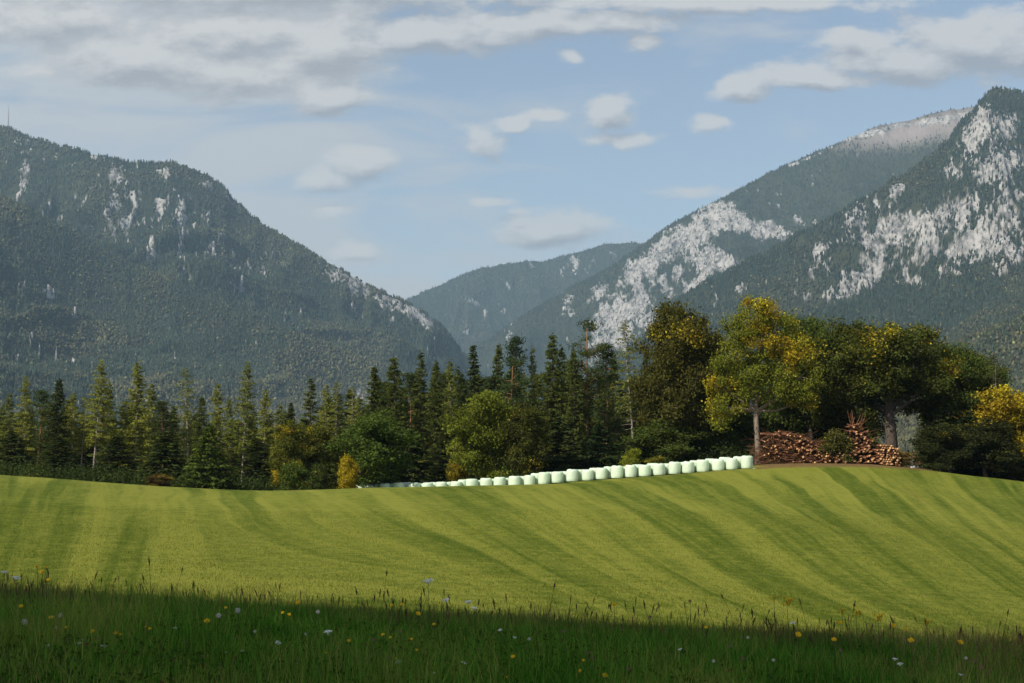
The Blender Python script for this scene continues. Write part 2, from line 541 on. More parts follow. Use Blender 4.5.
def blobs(px, py, lst):
    o = np.zeros_like(px)
    for (x, y, rx, ry, a, w) in lst:      # centre, half sizes, tilt in degrees, weight
        ca, sa = math.cos(R(a)), math.sin(R(a))
        dx, dy = px - x, py - y
        uu_, vv_ = (dx * ca + dy * sa) / rx, (-dx * sa + dy * ca) / ry
        o = np.maximum(o, w * np.exp(-(uu_ ** 2 + vv_ ** 2) ** 1.3))
    return o


def mountain(name, label, ridge, dist, kb, px0, px1, rock=(), bare=(), relief=150, glen=520, seed=0, trees=40000, tree_h=(10, 17),
             olive=0.25, p=1.15, jag=1.5, base_rock=0.0, forest_label="", thin=(), step=1.1, rows=280, zb=-62.0, broad=0.3, dark=1.0, namp=1.25, rgain=1.0):
    rs = np.random.RandomState(seed + 100)
    pxs = np.arange(px0, px1, step)
    rp = np.array(ridge, float)
    ry = np.interp(pxs, rp[:, 0], rp[:, 1])
    k = np.hanning(9); ry = np.convolve(np.pad(ry, 4, 'edge'), k / k.sum(), 'valid')
    ry = ry + (fbm(pxs * .12 + seed * 9, pxs * 0 + seed, 4) - .5) * 2 * jag
    D = dist * (1 + 0.10 * (fbm(pxs * .008 + seed, pxs * 0 + 3.3, 2) - .5))
    xr, zr = P(pxs, ry, D)
    u = xr / D
    tb = np.linspace(-0.22, 0, 14)[:-1]
    tf = np.linspace(0, 1, rows) ** 1.15
    t = np.concatenate([tb, tf])
    T, U = np.meshgrid(t, u, indexing='ij')
    DD = np.broadcast_to(D, T.shape); ZR = np.broadcast_to(zr, T.shape)
    Y = DD * (1 - T * (1 - kb)); X = U * Y
    Tc = np.clip(T, 0, 1)
    Z = zb + (ZR - zb) * (1 - Tc) ** p
    Z = np.where(T < 0, ZR - (ZR - zb) * (T / 0.22) ** 2 * 0.9, Z)
    env = sstep(Tc, 0.0, 0.16) * (1 - Tc) ** 0.5
    wx = (fbm(X / 900 + seed, Y / 900, 3) - .5) * 500
    gul = ridged((X + wx) / glen + seed * 3.1, (Y + wx) / (glen * 3.2), 4)
    Z = Z - relief * env * (1 - gul) * 2.3 + relief * .6 * env * (fbm(X / 700 + seed, Y / 700, 4) - .5)
    PX = 512 + FPX * U * 1.0
    PY = 452 - FPX * Z / Y
    wr = (fbm(PX / 30 + seed, PY / 30, 2) - .5) * 14
    nz = namp * (fbm((PX + wr) / 9 + seed * 5, (PY + wr * .6) / 17, 4, .6) - .5) + .8 * namp * (fbm(PX / 2.4 + seed, PY / 3.0, 3, .6) - .5)
    nz = nz + .7 * (.62 - gul) * (T > 0)
    rb = blobs(PX, PY, rock)
    rm = sstep(rb * rgain + base_rock + nz, .24, .70)
    br = blobs(PX, PY, bare)
    rough = sstep(rm, .2, .6)
    Z = Z + rough * env ** .4 * ((ridged(X / 80, Y / 150, 4) - .6) * 95 + (fbm(X / 22, Y / 30, 3) - .5) * 26)
    nr, nc = T.shape
    i_, j_ = np.meshgrid(np.arange(nr - 1), np.arange(nc - 1), indexing='ij')
    q_ = (i_ * nc + j_).ravel()
    F = np.stack([q_, q_ + nc, q_ + nc + 1, q_ + 1], 1)
    me = mesh_np(name, np.stack([X, Y, Z], -1).reshape(-1, 3), F, (mm,), attrs={'rock': rm.ravel(), 'bare': br.ravel()}, smooth_=True)
    link(name, me, label, "mountain", kind="structure")
    if not trees:
        return
    # trees stand wherever there is no bare rock
    N = trees
    fi = 13 + rs.rand(N) ** 0.9 * (rows - 2) * 0.8 - (rs.rand(N) < .06) * rs.rand(N) * 3
    fj = rs.rand(N) * (nc - 2)
    i0, j0 = np.clip(fi.astype(int), 0, nr - 2), fj.astype(int)
    a, b = (fi - i0)[:, None], (fj - j0)[:, None]
    G = np.stack([X, Y, Z, rm, br, PX, PY], -1)
    g_ = (G[i0, j0] * (1 - a) + G[i0 + 1, j0] * a) * (1 - b) + (G[i0, j0 + 1] * (1 - a) + G[i0 + 1, j0 + 1] * a) * b
    dn = fbm(g_[:, 0] / 60, g_[:, 1] / 110, 3)
    keep = ((g_[:, 3] < 0.55 + 2.0 * (dn - .5)) | (rs.rand(len(g_)) < .11)) & (rs.rand(N) > g_[:, 4] * 1.15) & (rs.rand(N) > blobs(g_[:, 5], g_[:, 6], thin))
    g_ = g_[keep]
    m = len(g_)
    cn = fbm(g_[:, 0] / 260 + 9, g_[:, 1] / 400, 4)
    ol = np.clip(sstep(cn, .46, .62) * olive * 1.8 + rs.rand(m) * .25 * olive * 2, 0, 1)
    isb = rs.rand(m) < np.clip(ol * broad * 2, 0, .8)
    c0 = np.array([.027, .040, .028]) * dark
    c1 = np.array([[.075, .078, .032], [.10, .088, .036], [.075, .066, .044]])[rs.randint(0, 3, m)] * dark
    ol2 = np.where(isb, .4 + .6 * rs.rand(m), ol * .6)
    cl = (c0[None] * (1 - ol2[:, None]) + c1 * ol2[:, None]) * np.exp(rs.normal(0, .36, (m, 1)))
    h = rs.uniform(*tree_h, m) * np.where(isb, .75, 1)
    me = forest_mesh(name + "_forest", g_[:, :3] - [0, 0, .8], h, isb, cl, rs)
    link("forest", me, forest_label, "forest", kind="stuff")


LM = [(-260, 118), (-80, 122), (0, 127), (18, 131), (30, 138), (60, 146), (100, 155), (128, 162), (150, 163), (172, 162), (192, 168), (205, 174), (222, 186),
      (240, 205), (262, 224), (300, 246), (340, 270), (372, 287), (402, 300), (428, 314), (446, 330), (462, 352), (500, 392), (560, 430)]
mountain("mountain", "broad dark forested mountain on the left with pale cliffs near its ridge", LM, 5600, .46, -240, 545,
         rock=[(108, 175, 26, 12, 15, .52), (160, 172, 16, 7, 0, .5), (120, 200, 20, 18, 60, .42), (203, 182, 12, 9, 30, .7), (224, 190, 16, 8, 45, .6),
               (208, 235, 4, 32, -8, .62), (212, 270, 4, 16, 0, .5), (157, 208, 6, 22, 5, .5), (107, 222, 4, 18, -18, .6), (122, 232, 3, 14, -15, .6), (148, 248, 4, 18, 10, .5),
               (182, 220, 30, 26, 60, .36), (360, 287, 46, 9, 31, .72), (420, 318, 26, 8, 36, .8), (390, 300, 24, 7, 35, .7), (390, 320, 4, 5, 0, .6),
               (18, 175, 24, 10, 40, .24), (238, 270, 30, 26, 50, .33), (180, 260, 25, 20, 40, .34), (360, 312, 4, 9, 0, .5), (150, 195, 120, 45, 18, .27), (190, 250, 60, 40, 40, .2)],
         thin=[(25, 205, 45, 12, 20, .75), (35, 150, 22, 7, 20, .55), (60, 180, 20, 20, 0, .3), (180, 215, 60, 30, 20, .35)], relief=170, seed=1, trees=115000,
         olive=.26, forest_label="dense dark conifer forest covering the left mountain", jag=2.2, dark=1.0, base_rock=.05)
LF = [(-260, 150), (-60, 170), (0, 194), (40, 214), (80, 236), (130, 262), (200, 296), (260, 318), (330, 345), (400, 372), (460, 398), (520, 425), (600, 450)]
mountain("foothill", "lower green forested spur in front of the left mountain", LF, 4300, .45, -240, 600,
         rock=[(72, 317, 9, 4, 15, .85), (60, 310, 7, 12, 10, .55), (20, 292, 6, 14, 0, .5), (48, 298, 16, 14, 0, .38), (148, 350, 14, 4, 25, .55), (178, 363, 8, 3, 45, .6),
               (356, 394, 6, 8, 0, 1.0), (70, 365, 6, 6, 0, .42), (385, 330, 20, 10, 40, .3)],
         relief=110, seed=2, trees=110000, tree_h=(9, 15), olive=.55, forest_label="mixed olive and dark green forest on the lower left spur", jag=2.0, broad=.6, base_rock=-.16)
FR = [(330, 345), (380, 312), (405, 301), (425, 292), (445, 283), (465, 273), (480, 269), (520, 262), (545, 261), (580, 252), (605, 244), (632, 243), (660, 246), (720, 262), (800, 300)]
mountain("distant_ridge", "hazy blue rounded ridge closing the valley in the centre", FR, 10500, .6, 330, 780,
         rock=[(465, 300, 18, 7, 10, .40), (536, 266, 9, 5, 20, .5), (565, 268, 8, 8, 50, .45), (575, 262, 5, 8, 0, .4), (612, 254, 6, 6, 0, .4), (465, 332, 4, 8, 0, .5), (520, 288, 14, 6, 0, .3)],
         relief=200, glen=800, seed=3, trees=45000, tree_h=(14, 21), olive=.3, forest_label="bluish hazy forest on the distant central ridge", jag=1.2, rows=200, base_rock=-.05)
MM = [(420, 400), (470, 352), (505, 328), (545, 302), (585, 280), (612, 266), (640, 246), (668, 226), (700, 208), (716, 201), (740, 189), (770, 172), (800, 158),
      (830, 146), (852, 136), (880, 126), (905, 121), (935, 113), (962, 108), (985, 105), (1030, 100), (1160, 95), (1260, 98)]
mountain("rocky_mountain", "long mountain with white limestone cliffs and a bare grey summit plateau", MM, 7600, .5, 420, 1240,
         rock=[(730, 215, 36, 13, 22, 1.0), (690, 236, 52, 15, -36, .95), (650, 262, 42, 16, -42, .85), (770, 230, 40, 11, 18, .9), (720, 262, 44, 13, 8, .95), (640, 300, 34, 20, -50, .66),
               (690, 280, 50, 22, -10, .62), (620, 318, 30, 22, -45, .8), (610, 345, 26, 14, -30, .8), (660, 320, 40, 22, 0, .5), (570, 300, 12, 8, -40, .45), (600, 290, 20, 8, -50, .55),
               (515, 318, 8, 5, -40, .6), (540, 315, 10, 8, -60, .42), (568, 310, 10, 10, -40, .4), (950, 116, 50, 5, -8, .75), (880, 128, 50, 4, -14, .6), (810, 156, 34, 2, -24, .45), (800, 220, 20, 5, 10, .5)],
         bare=[(915, 128, 66, 15, -10, 1.0), (985, 120, 60, 24, 0, 1.0), (860, 138, 26, 5, -20, .6)],
         thin=[(900, 160, 60, 14, -14, .4)], relief=150, glen=620, seed=4, trees=95000, tree_h=(10, 16), olive=.12, base_rock=-.06, namp=.95, rgain=1.12, forest_label="even dark forest on the long rocky mountain", jag=1.5, dark=.9)
RM = [(520, 420), (600, 372), (640, 338), (672, 306), (690, 292), (722, 272), (760, 255), (800, 233), (850, 206), (880, 188), (900, 176), (925, 161), (942, 146), (953, 131), (963, 118),
      (972, 110), (982, 98), (990, 90), (1000, 87), (1012, 89), (1024, 93), (1060, 80), (1120, 70), (1260, 90)]
mountain("craggy_mountain", "steep craggy mountain at the right edge with grey rock faces among dark trees", RM, 4800, .5, 560, 1240,
         rock=[(985, 125, 14, 34, 18, .85), (1010, 120, 16, 20, 0, .75), (965, 165, 24, 20, -30, .6), (1000, 165, 30, 22, -20, .8), (1010, 205, 26, 26, 0, .7), (955, 215, 40, 22, -30, .72),
               (905, 222, 30, 12, -20, .62), (880, 255, 22, 20, -50, .72), (858, 285, 26, 10, -30, .95), (880, 268, 16, 8, -45, .95), (930, 250, 34, 16, -38, .62), (985, 245, 40, 16, -10, .85),
               (1012, 262, 18, 9, -35, 1.0), (960, 262, 26, 12, -35, .6), (820, 265, 18, 16, -40, .52), (800, 290, 16, 14, -50, .45), (840, 296, 14, 5, 0, .9), (770, 270, 14, 12, -40, .24),
               (860, 220, 12, 10, -30, .5), (745, 290, 10, 10, 0, .38), (900, 190, 14, 6, -30, .4), (915, 278, 10, 12, -60, .5), (900, 240, 50, 30, -30, .36), (1000, 225, 40, 30, 0, .5)],
         relief=150, glen=360, seed=5, trees=80000, tree_h=(10, 17), olive=.2, forest_label="scattered dark conifers clinging to the craggy right mountain", jag=3.0, dark=.85, base_rock=.06, namp=1.05, rgain=1.1)
RF = [(600, 420), (640, 380), (700, 352), (760, 327), (800, 314), (840, 305), (880, 297), (910, 302), (950, 288), (985, 283), (1024, 277), (1100, 262), (1240, 250)]
mountain("forest_slope", "smooth dark forested slope below the craggy right mountain", RF, 3700, .45, 620, 1240,
         relief=80, seed=6, trees=65000, tree_h=(9, 14), olive=.22, forest_label="close dark forest on the slope below the right crags", jag=2.5, dark=.9, rows=200, base_rock=-.3)
RN = [(780, 440), (830, 412), (880, 384), (920, 358), (950, 344), (985, 332), (1024, 318), (1100, 300), (1240, 280)]
mountain("near_hill", "nearer rounded wooded hill with yellowing trees at the right edge", RN, 2300, .4, 800, 1240,
         relief=40, glen=300, seed=7, trees=30000, tree_h=(8, 12), olive=.9, forest_label="yellowing broadleaf wood on the near right hill", jag=2.0, rows=140, broad=.9, base_rock=-.5)

# radio mast on the left summit
mast_m = simple("painted_steel", (0.34, 0.33, 0.33), .6)
mx, mz = P(13.5, 131, 5620)
tx, tz = P(13.5, 107, 5620)
mast = bpy.data.objects.new("radio_mast", None)
COL.objects.link(mast)
mast.location = (float(mx), 5560, float(mz) - 14)
tag(mast, "thin grey radio mast standing on the left mountain summit", "mast")
Hm = float(tz - mz) + 14
mb = MB()
for k in range(3):
    a = k * 2.094
    mb.add(*tube([(2.6 * math.cos(a), 2.6 * math.sin(a), 0), (1.2 * math.cos(a), 1.2 * math.sin(a), Hm * .72)], [.7, .55], 5))
for k in range(14):
    z0, z1 = Hm * .72 * k / 14, Hm * .72 * (k + 1) / 14
    for s in range(3):
        a, b = s * 2.094, (s + 1) * 2.094
        r0, r1 = 2.6 - 1.4 * k / 14, 2.6 - 1.4 * (k + 1) / 14
        mb.add(*tube([(r0 * math.cos(a), r0 * math.sin(a), z0), (r1 * math.cos(b), r1 * math.sin(b), z1)], [.25, .25], 4))
link("lattice_tower", mb.mesh("lattice_tower", (mast_m,)), parent=mast)
v, f = tube([(0, 0, Hm * .71), (0, 0, Hm * .86), (0, 0, Hm)], [1.0, .7, .35], 6)
b = MB(); b.add(v, f)
link("antenna", b.mesh("antenna", (mast_m,)), parent=mast)

# ------------------------------------------------------------------ tree materials
lm, n = new_mat("foliage")
oi = nd(n, 'ShaderNodeObjectInfo')
tint, var = attr(n, 'tint'), attr(n, 'var')
aut = mixc(n, var, (0.27, 0.155, 0.014), (0.36, 0.31, 0.022))
f = smooth(n, mth(n, 'ADD', tint, mth(n, 'MULTIPLY_ADD', oi.outputs['Alpha'], 1.0, -1.0)), -0.06, 0.14)
base = mixc(n, f, oi.outputs['Color'], aut)
base = nd(n, 'ShaderNodeVectorMath', {0: base, 'Scale': mth(n, 'MULTIPLY_ADD', var, 1.0, 0.55)}, operation='SCALE').outputs[0]
d1_ = nd(n, 'ShaderNodeBsdfDiffuse', {'Color': base})
t1_ = nd(n, 'ShaderNodeBsdfTranslucent', {'Color': nd(n, 'ShaderNodeVectorMath', {0: base, 1: (1.1, 1.1, .6)}, operation='MULTIPLY').outputs[0]})
ms = nd(n, 'ShaderNodeMixShader', {0: .28, 1: d1_.outputs[0], 2: t1_.outputs[0]})
out(n, ms.outputs[0])


def bark(name, a, b, scale=5.0):
    m, n = new_mat(name)
    t = nd(n, 'ShaderNodeTexCoord').outputs['Object']
    v = nd(n, 'ShaderNodeVectorMath', {0: t, 1: (4, 4, .6)}, operation='MULTIPLY').outputs[0]
    f = noise(n, v, scale, 6, .7)
    p = nd(n, 'ShaderNodeBsdfPrincipled', {'Base Color': mixc(n, smooth(n, f, .35, .65), a, b), 'Roughness': .9, 'Specular IOR Level': .1})
    bp = nd(n, 'ShaderNodeBump', {'Strength': .6, 'Height': f, 'Distance': .05})
    n.links.new(bp.outputs[0], p.inputs['Normal'])
    out(n, p.outputs[0])
    return m


bark_grey = bark("grey_bark", (0.20, 0.16, 0.13), (0.44, 0.38, 0.32))
bark_maple = bark("maple_bark", (0.12, 0.09, 0.07), (0.30, 0.245, 0.20))
bark_dark = bark("dark_bark", (0.045, 0.036, 0.03), (0.13, 0.105, 0.085))
bark_orange = bark("orange_bark", (0.14, 0.075, 0.04), (0.36, 0.19, 0.09))

# ------------------------------------------------------------------ tree prototypes (crown mesh, trunk mesh, height, half width)
PROTO = {}


def finish(name, VV, FF, tint, var, tr, tmat, H, Wd):
    cm = mesh_np(name + "_crown", VV, FF, (lm,), attrs={'tint': tint, 'var': var})
    tm = tr.mesh(name + "_trunk", (tmat,), smooth_=True)
    PROTO[name] = (cm, tm, H, Wd)


def make_conifer(name, H, Rr, z0, gap, nb, seed, lmin=.75, lmax=1.1, spl=.55, spw=.22, dens=9, droop=.35, power=.72, tmat=None, tr_r=.2, snag=0, lean=0.0, wob=.0):
    rs = np.random.RandomState(seed)
    tr = MB()
    zz = np.linspace(0, H * .985, 14)
    ph = rs.rand() * 6
    path = np.stack([lean * zz + wob * np.sin(zz * .25 + ph), wob * np.cos(zz * .21 + ph), zz], 1)
    path -= path[0]
    tr.add(*tube(path, tr_r * (1 - zz / H * .93) * np.where(zz < .5, 1.35, 1), 7))
    C, D, L, T, Vr = [], [], [], [], []
    z = z0
    while z < H * .985:
        fr = (z - z0) / (H - z0)
        prof = (1 - fr) ** power * min(1, .45 + fr * 5)
        sc = rs.uniform(.75, 1.15)
        for k in range(rs.randint(nb[0], nb[1] + 1)):
            ln = Rr * prof * rs.uniform(lmin, lmax) * sc + .18
            a = rs.rand() * 6.283
            d = np.array([math.cos(a), math.sin(a), 0])
            o = np.array([np.interp(z, zz, path[:, 0]), np.interp(z, zz, path[:, 1]), z + rs.uniform(-1.1, 1.1) * gap])
            m = int(ln * dens) + 4
            s = rs.uniform(.12, 1.0, m) ** .8
            drp = droop * rs.uniform(.6, 1.3) * (1.1 - .9 * fr)
            pts = o + d * (ln * s)[:, None] + np.array([0, 0, 1.0]) * (ln * (-drp * s + drp * .55 * s * s + .25 * fr * s))[:, None]
            pts = pts + rs.normal(size=(m, 3)) * np.array([.16, .16, .09]) * (0.4 + ln * .3)
            yaw = rs.uniform(-.9, .9, m)
            dd = np.stack([d[0] * np.cos(yaw) - d[1] * np.sin(yaw), d[0] * np.sin(yaw) + d[1] * np.cos(yaw), rs.uniform(-.9, .25, m)], 1)
            C.append(pts); D.append(dd); L.append(spl * rs.uniform(.6, 1.25, m) * (1 - .35 * fr))
            T.append(np.full(m, rs.rand())); Vr.append(np.clip(rs.rand() * .5 + rs.rand(m) * .5, 0, 1))
            if ln > .9 and rs.rand() < .7:
                tip = o + d * ln * .7 + np.array([0, 0, -drp * ln * .45])
                tr.add(*tube([o, (o + tip) / 2 + [0, 0, .05], tip], [.035, .025, .012], 3, False))
        z += gap * rs.uniform(.7, 1.3) * (1 - .45 * fr)
    for k in range(snag):
        zs = rs.uniform(H * .12, max(z0, H * .3)); a = rs.rand() * 6.28; ln = rs.uniform(.4, 1.5)
        o = np.array([np.interp(zs, zz, path[:, 0]), np.interp(zs, zz, path[:, 1]), zs])
        tr.add(*tube([o, o + [math.cos(a) * ln, math.sin(a) * ln, rs.uniform(-.3, .2)]], [.04, .012], 4, False))
    C, D, L = np.concatenate(C), np.concatenate(D), np.concatenate(L)
    V, F = sprays(C, D, L, L * spw / spl, rs)
    finish(name, V, F, np.repeat(np.concatenate(T), 4), np.repeat(np.concatenate(Vr), 4), tr, tmat or bark_dark, H, Rr)


for s_ in range(3):
    make_conifer("spruce%d" % s_, 20, 3.2 + .3 * s_, 1.2 + s_, .40, (7, 9), 20 + s_, tr_r=.22)
make_conifer("slim_spruce0", 20, 1.9, 2.0, .42, (6, 7), 27, tr_r=.2)
make_conifer("slim_spruce1", 20, 2.2, 4.0, .5, (5, 7), 28, tr_r=.2, lmin=.5, snag=8)
make_conifer("young_spruce0", 9, 2.5, .25, .30, (6, 8), 31, tr_r=.1, power=.95)
for s_ in range(4):
    make_conifer("larch%d" % s_, 20, 2.9 + .3 * (s_ % 2), 3.2 + 1.1 * s_, .42, (5, 7), 40 + s_, lmin=.3, lmax=1.2, spl=.46, spw=.19, dens=14, droop=.25, power=.72,
                 tmat=bark_grey, tr_r=.17, snag=14, wob=.10)
make_conifer("thin_larch0", 20, 1.9, 7.5, .5, (4, 5), 50, lmin=.25, lmax=1.3, spl=.38, spw=.14, dens=12, droop=.2, power=.5, tmat=bark_grey, tr_r=.16, snag=22, wob=.14)


def make_clumps(centers, rad, per, leaf, rs, flat=.7, up=.3):
    """leaves around clump centres; returns C, D, L, tint, var"""
    n_ = len(centers)
    C = np.repeat(centers, per, 0)
    off = rs.normal(size=(n_ * per, 3)) * np.array([1, 1, flat]) * np.repeat(np.broadcast_to(rad, n_), per)[:, None] * .55
    D = rs.normal(size=(n_ * per, 3)) + off * .4 + np.array([0, 0, -up])
    tint = np.repeat(rs.rand(n_), per); 
    var = np.clip(np.repeat(rs.rand(n_) * .55, per) + rs.rand(n_ * per) * .45, 0, 1)
    return C + off, D, leaf * rs.uniform(.6, 1.3, n_ * per), tint, var


def make_pine(name, H, Rr, z0, seed, nclump=46):
    rs = np.random.RandomState(seed)
    tr = MB()
    zz = np.linspace(0, H * .95, 12)
    path = np.stack([.22 * np.sin(zz * .2 + seed), .18 * np.cos(zz * .24), zz], 1); path -= path[0]
    tr.add(*tube(path, .22 * (1 - zz / H * .85), 7))
    ce = []
    for k in range(nclump):
        fz = rs.rand()
        z = z0 + (H - z0) * fz
        r = Rr * (1 - fz ** 2.2) ** .5 * rs.uniform(.25, 1.0) * (.55 + .45 * min(1, fz * 3))
        a = rs.rand() * 6.28
        o = np.array([np.interp(z, zz, path[:, 0]), np.interp(z, zz, path[:, 1]), z])
        e = o + [r * math.cos(a), r * math.sin(a), r * rs.uniform(.05, .35)]
        ce.append(e)
        o2 = o - [0, 0, r * .15]
        tr.add(*tube([o2, (o2 + e) / 2 + [0, 0, -.1], e], [.06, .045, .015], 4, False))
    C, D, L, T, Vr = make_clumps(np.array(ce), rs.uniform(.7, 1.15, nclump), 80, .42, rs, .5, -.35)
    V, F = sprays(C, D, L, L * .28, rs)
    finish(name, V, F, np.repeat(T, 4), np.repeat(Vr, 4), tr, bark_orange, H, Rr)


make_pine("pine0", 19, 2.9, 8, 60)
make_pine("pine1", 19, 2.4, 5, 61, 52)


def make_broad(name, H, lobes, trunk_h, seed, per=85, leaf=.26, spacing=1.05, tmat=None, tr_r=.28, fork=4, fill=.25, lean=0.0, clump=.95, top_tint=0.0):
    """lobes: (x, y, z, rx, ry, rz); clumps sit mostly on the outside of each lobe"""
    rs = np.random.RandomState(seed)
    tr = MB()
    top = np.array([lean * trunk_h, 0, trunk_h])
    lead = trunk_h + (max(l[2] for l in lobes) - trunk_h) * .75
    zt = np.linspace(0, 1, 12)
    wv_ = .10 + .25 * zt
    tp = np.stack([lean * lead * zt + wv_ * np.sin(zt * 7 + seed), wv_ * np.cos(zt * 5 + seed), lead * zt], 1)
    tp -= tp[0]
    tr.add(*tube(tp, tr_r * np.interp(zt, [0, .06, .35, 1], [1.45, 1.1, .92, .18]), 9))
    ce, rd, tb = [], [], []
    for li, (x, y, z, rx, ry, rz) in enumerate(lobes):
        area = 4 * math.pi * ((rx * ry) ** 1.6 / 3 + (rx * rz) ** 1.6 / 3 + (ry * rz) ** 1.6 / 3) ** (1 / 1.6)
        m = max(5, int(area / spacing ** 2))
        d = rs.normal(size=(m, 3)); d /= np.linalg.norm(d, axis=1, keepdims=True)
        rr = np.where(rs.rand(m) < fill, rs.uniform(.3, .8, m), rs.uniform(.82, 1.08, m))
        cpos = np.array([x, y, z]) + d * rr[:, None] * np.array([rx, ry, rz])
        cpos = cpos[cpos[:, 2] > .35]
        ce.append(cpos); rd.append(rs.uniform(.65, 1.15, len(cpos)) * clump)
        lobet = rs.rand()
        tb.append(np.clip(.55 * rs.rand(len(cpos)) + .45 * lobet + top_tint * (cpos[:, 2] / H - .5), 0, 1))
        c0 = np.array([x, y, z])
        zs = float(np.clip(z - .9 * math.hypot(x, y) - rs.rand() * .8, trunk_h * .92, lead * .93))
        top = np.array([np.interp(zs, tp[:, 2], tp[:, 0]), np.interp(zs, tp[:, 2], tp[:, 1]), zs])
        mid_ = top * .5 + c0 * .5 + rs.normal(size=3) * .22; mid_[2] += .25 if z < zs else -.06 * abs(z - zs)
        r0 = tr_r * rs.uniform(.42, .62)
        tr.add(*tube([top, top * .6 + mid_ * .4, mid_, c0], [r0, r0 * .9, r0 * .65, r0 * .3], 6, False))
        for k in range(min(len(cpos), 7)):
            e = cpos[k]
            tr.add(*tube([c0, (c0 + e) / 2 + rs.normal(size=3) * .12, e], [r0 * .35, r0 * .22, .02], 4, False))
    ce, rd, tb = np.concatenate(ce), np.concatenate(rd), np.concatenate(tb)
    C, D, L, T, Vr = make_clumps(ce, rd, per, leaf, rs, .72)
    T = np.clip(np.repeat(tb, per) + rs.normal(size=len(C)) * .07, 0, 1)
    V, F = sprays(C, D, L, L * .72, rs)
    Wd = np.percentile(np.abs(C[:, 0]), 97)
    zmax = np.percentile(C[:, 2], 99.8)
    finish(name, V, F, np.repeat(T, 4), np.repeat(Vr, 4), tr, tmat or bark_dark, float(zmax), float(Wd))


def rnd_lobes(seed, n_, Rw, zlo, zhi, r, Ry=None):
    rs = np.random.RandomState(seed)
    o = []
    for k in range(n_):
        z = zlo + (zhi - zlo) * (k + .5) / n_
        env_ = math.sin(math.pi * (0.18 + .78 * (k + .5) / n_)) ** .6
        a = k * 2.4 + rs.rand() * .8
        rr = Rw * env_ * rs.uniform(.45, .95)
        q_ = r * rs.uniform(.75, 1.2)
        o.append((rr * math.cos(a), (Ry or Rw) / Rw * rr * math.sin(a), z, q_, q_, q_ * .72))
    o.append((0, 0, (zlo + zhi) / 2, Rw * .55, Rw * .55, (zhi - zlo) * .4))
    return o


make_broad("maple", 16, [(-.3, 0, 14.3, 2.0, 2.0, 1.4), (1.7, .3, 13.0, 2.2, 2, 1.5), (-2.4, -.2, 12.4, 1.9, 2, 1.3), (.3, -.8, 11.6, 2.3, 2, 1.5), (3.6, 0, 10.9, 2.0, 2, 1.5),
                         (-3.2, -.3, 10.0, 1.9, 1.8, 1.2), (4.4, -.4, 8.4, 1.8, 1.8, 1.2), (.6, .9, 9.2, 2.1, 2.1, 1.3), (-3.8, -.2, 7.3, 1.5, 1.5, 1.0), (-3.3, -.6, 5.4, 1.7, 1.5, 1.0), (-4.1, .3, 4.4, 1.0, 1.2, .8),
                         (2.9, -1.0, 6.9, 1.8, 1.6, .9), (4.6, .3, 6.1, 1.3, 1.4, .9), (-.4, -.9, 7.0, 1.7, 1.3, .9), (1.6, -1.2, 8.4, 1.5, 1.3, .9), (-1.4, -1.3, 8.6, 1.6, 1.4, 1.0)],
           5.6, 71, per=150, leaf=.21, spacing=1.3, clump=.8, tmat=bark_maple, tr_r=.29, fill=.15, top_tint=.2)
for s_ in range(3):
    make_broad("broad%d" % s_, 14, rnd_lobes(80 + s_, 13, 3.7, 3.6, 12.6, 1.9), 4.2, 80 + s_, per=150, leaf=.22, spacing=1.35, clump=.9, fill=.3, top_tint=.35)
make_broad("spreading", 14, rnd_lobes(90, 12, 4.6, 6.6, 12.6, 2.0), 4.4, 90, per=150, leaf=.22, spacing=1.35, clump=.9, fill=.3, tr_r=.5, top_tint=.4)
make_broad("airy", 14, rnd_lobes(95, 13, 3.7, 3.6, 12.6, 1.9), 4.2, 95, per=70, leaf=.3, spacing=1.75, clump=.95, fill=.3)  # thinned crown for the added shade trees, lets dappled light through
for s_ in range(3):
    make_broad("bush%d" % s_, 5, rnd_lobes(100 + s_, 8, 1.45, .7, 4.2, .85), .9, 100 + s_, per=70, leaf=.2, spacing=.62, fill=.3, clump=.55, tr_r=.1)
for s_ in range(2):
    make_broad("small_tree%d" % s_, 8, rnd_lobes(110 + s_, 11, 2.3, 1.4, 7.2, 1.15), 1.6, 110 + s_, per=110, leaf=.19, spacing=.92, fill=.3, clump=.62, tr_r=.14)


def plant_tree(kind, x, y, h, half_w, color, label, name, cat, group, autumn=0.0, rot=None, sink=0.15):
    cm, tm, H, Wd = PROTO[kind]
    root = bpy.data.objects.new(name, None)
    COL.objects.link(root)
    root.location = (x, y, gz(x, y) - sink)
    sz = (h + sink) / H
    sx = sz * random.uniform(.92, 1.1) if half_w is None else half_w / Wd
    root.scale = (sx, sx, sz)
    root.rotation_euler = (0, 0, random.uniform(0, 6.28) if rot is None else rot)
    root.rotation_euler[0], root.rotation_euler[1] = random.uniform(-.035, .035), random.uniform(-.035, .035)
    tag(root, label, cat, group)
    cr = link("crown", cm, parent=root)
    cr.color = (*color, autumn)
    link("trunk", tm, parent=root)
    return root


SPR, SPR2 = (0.045, 0.060, 0.017), (0.075, 0.092, 0.021)
LAR, LAR2 = (0.195, 0.205, 0.035), (0.140, 0.158, 0.030)
PIN = (0.055, 0.080, 0.028)
GRN, DGR, OLV = (0.070, 0.105, 0.020), (0.062, 0.084, 0.018), (0.10, 0.11, 0.020)
GROUPS = {'spruce': 'spruces along the woodland edge', 'larch': 'larches along the woodland edge', 'pine': 'pines in the wood', 'tree': 'broadleaf trees by the field', 'bush': 'shrubs at the foot of the wood'}


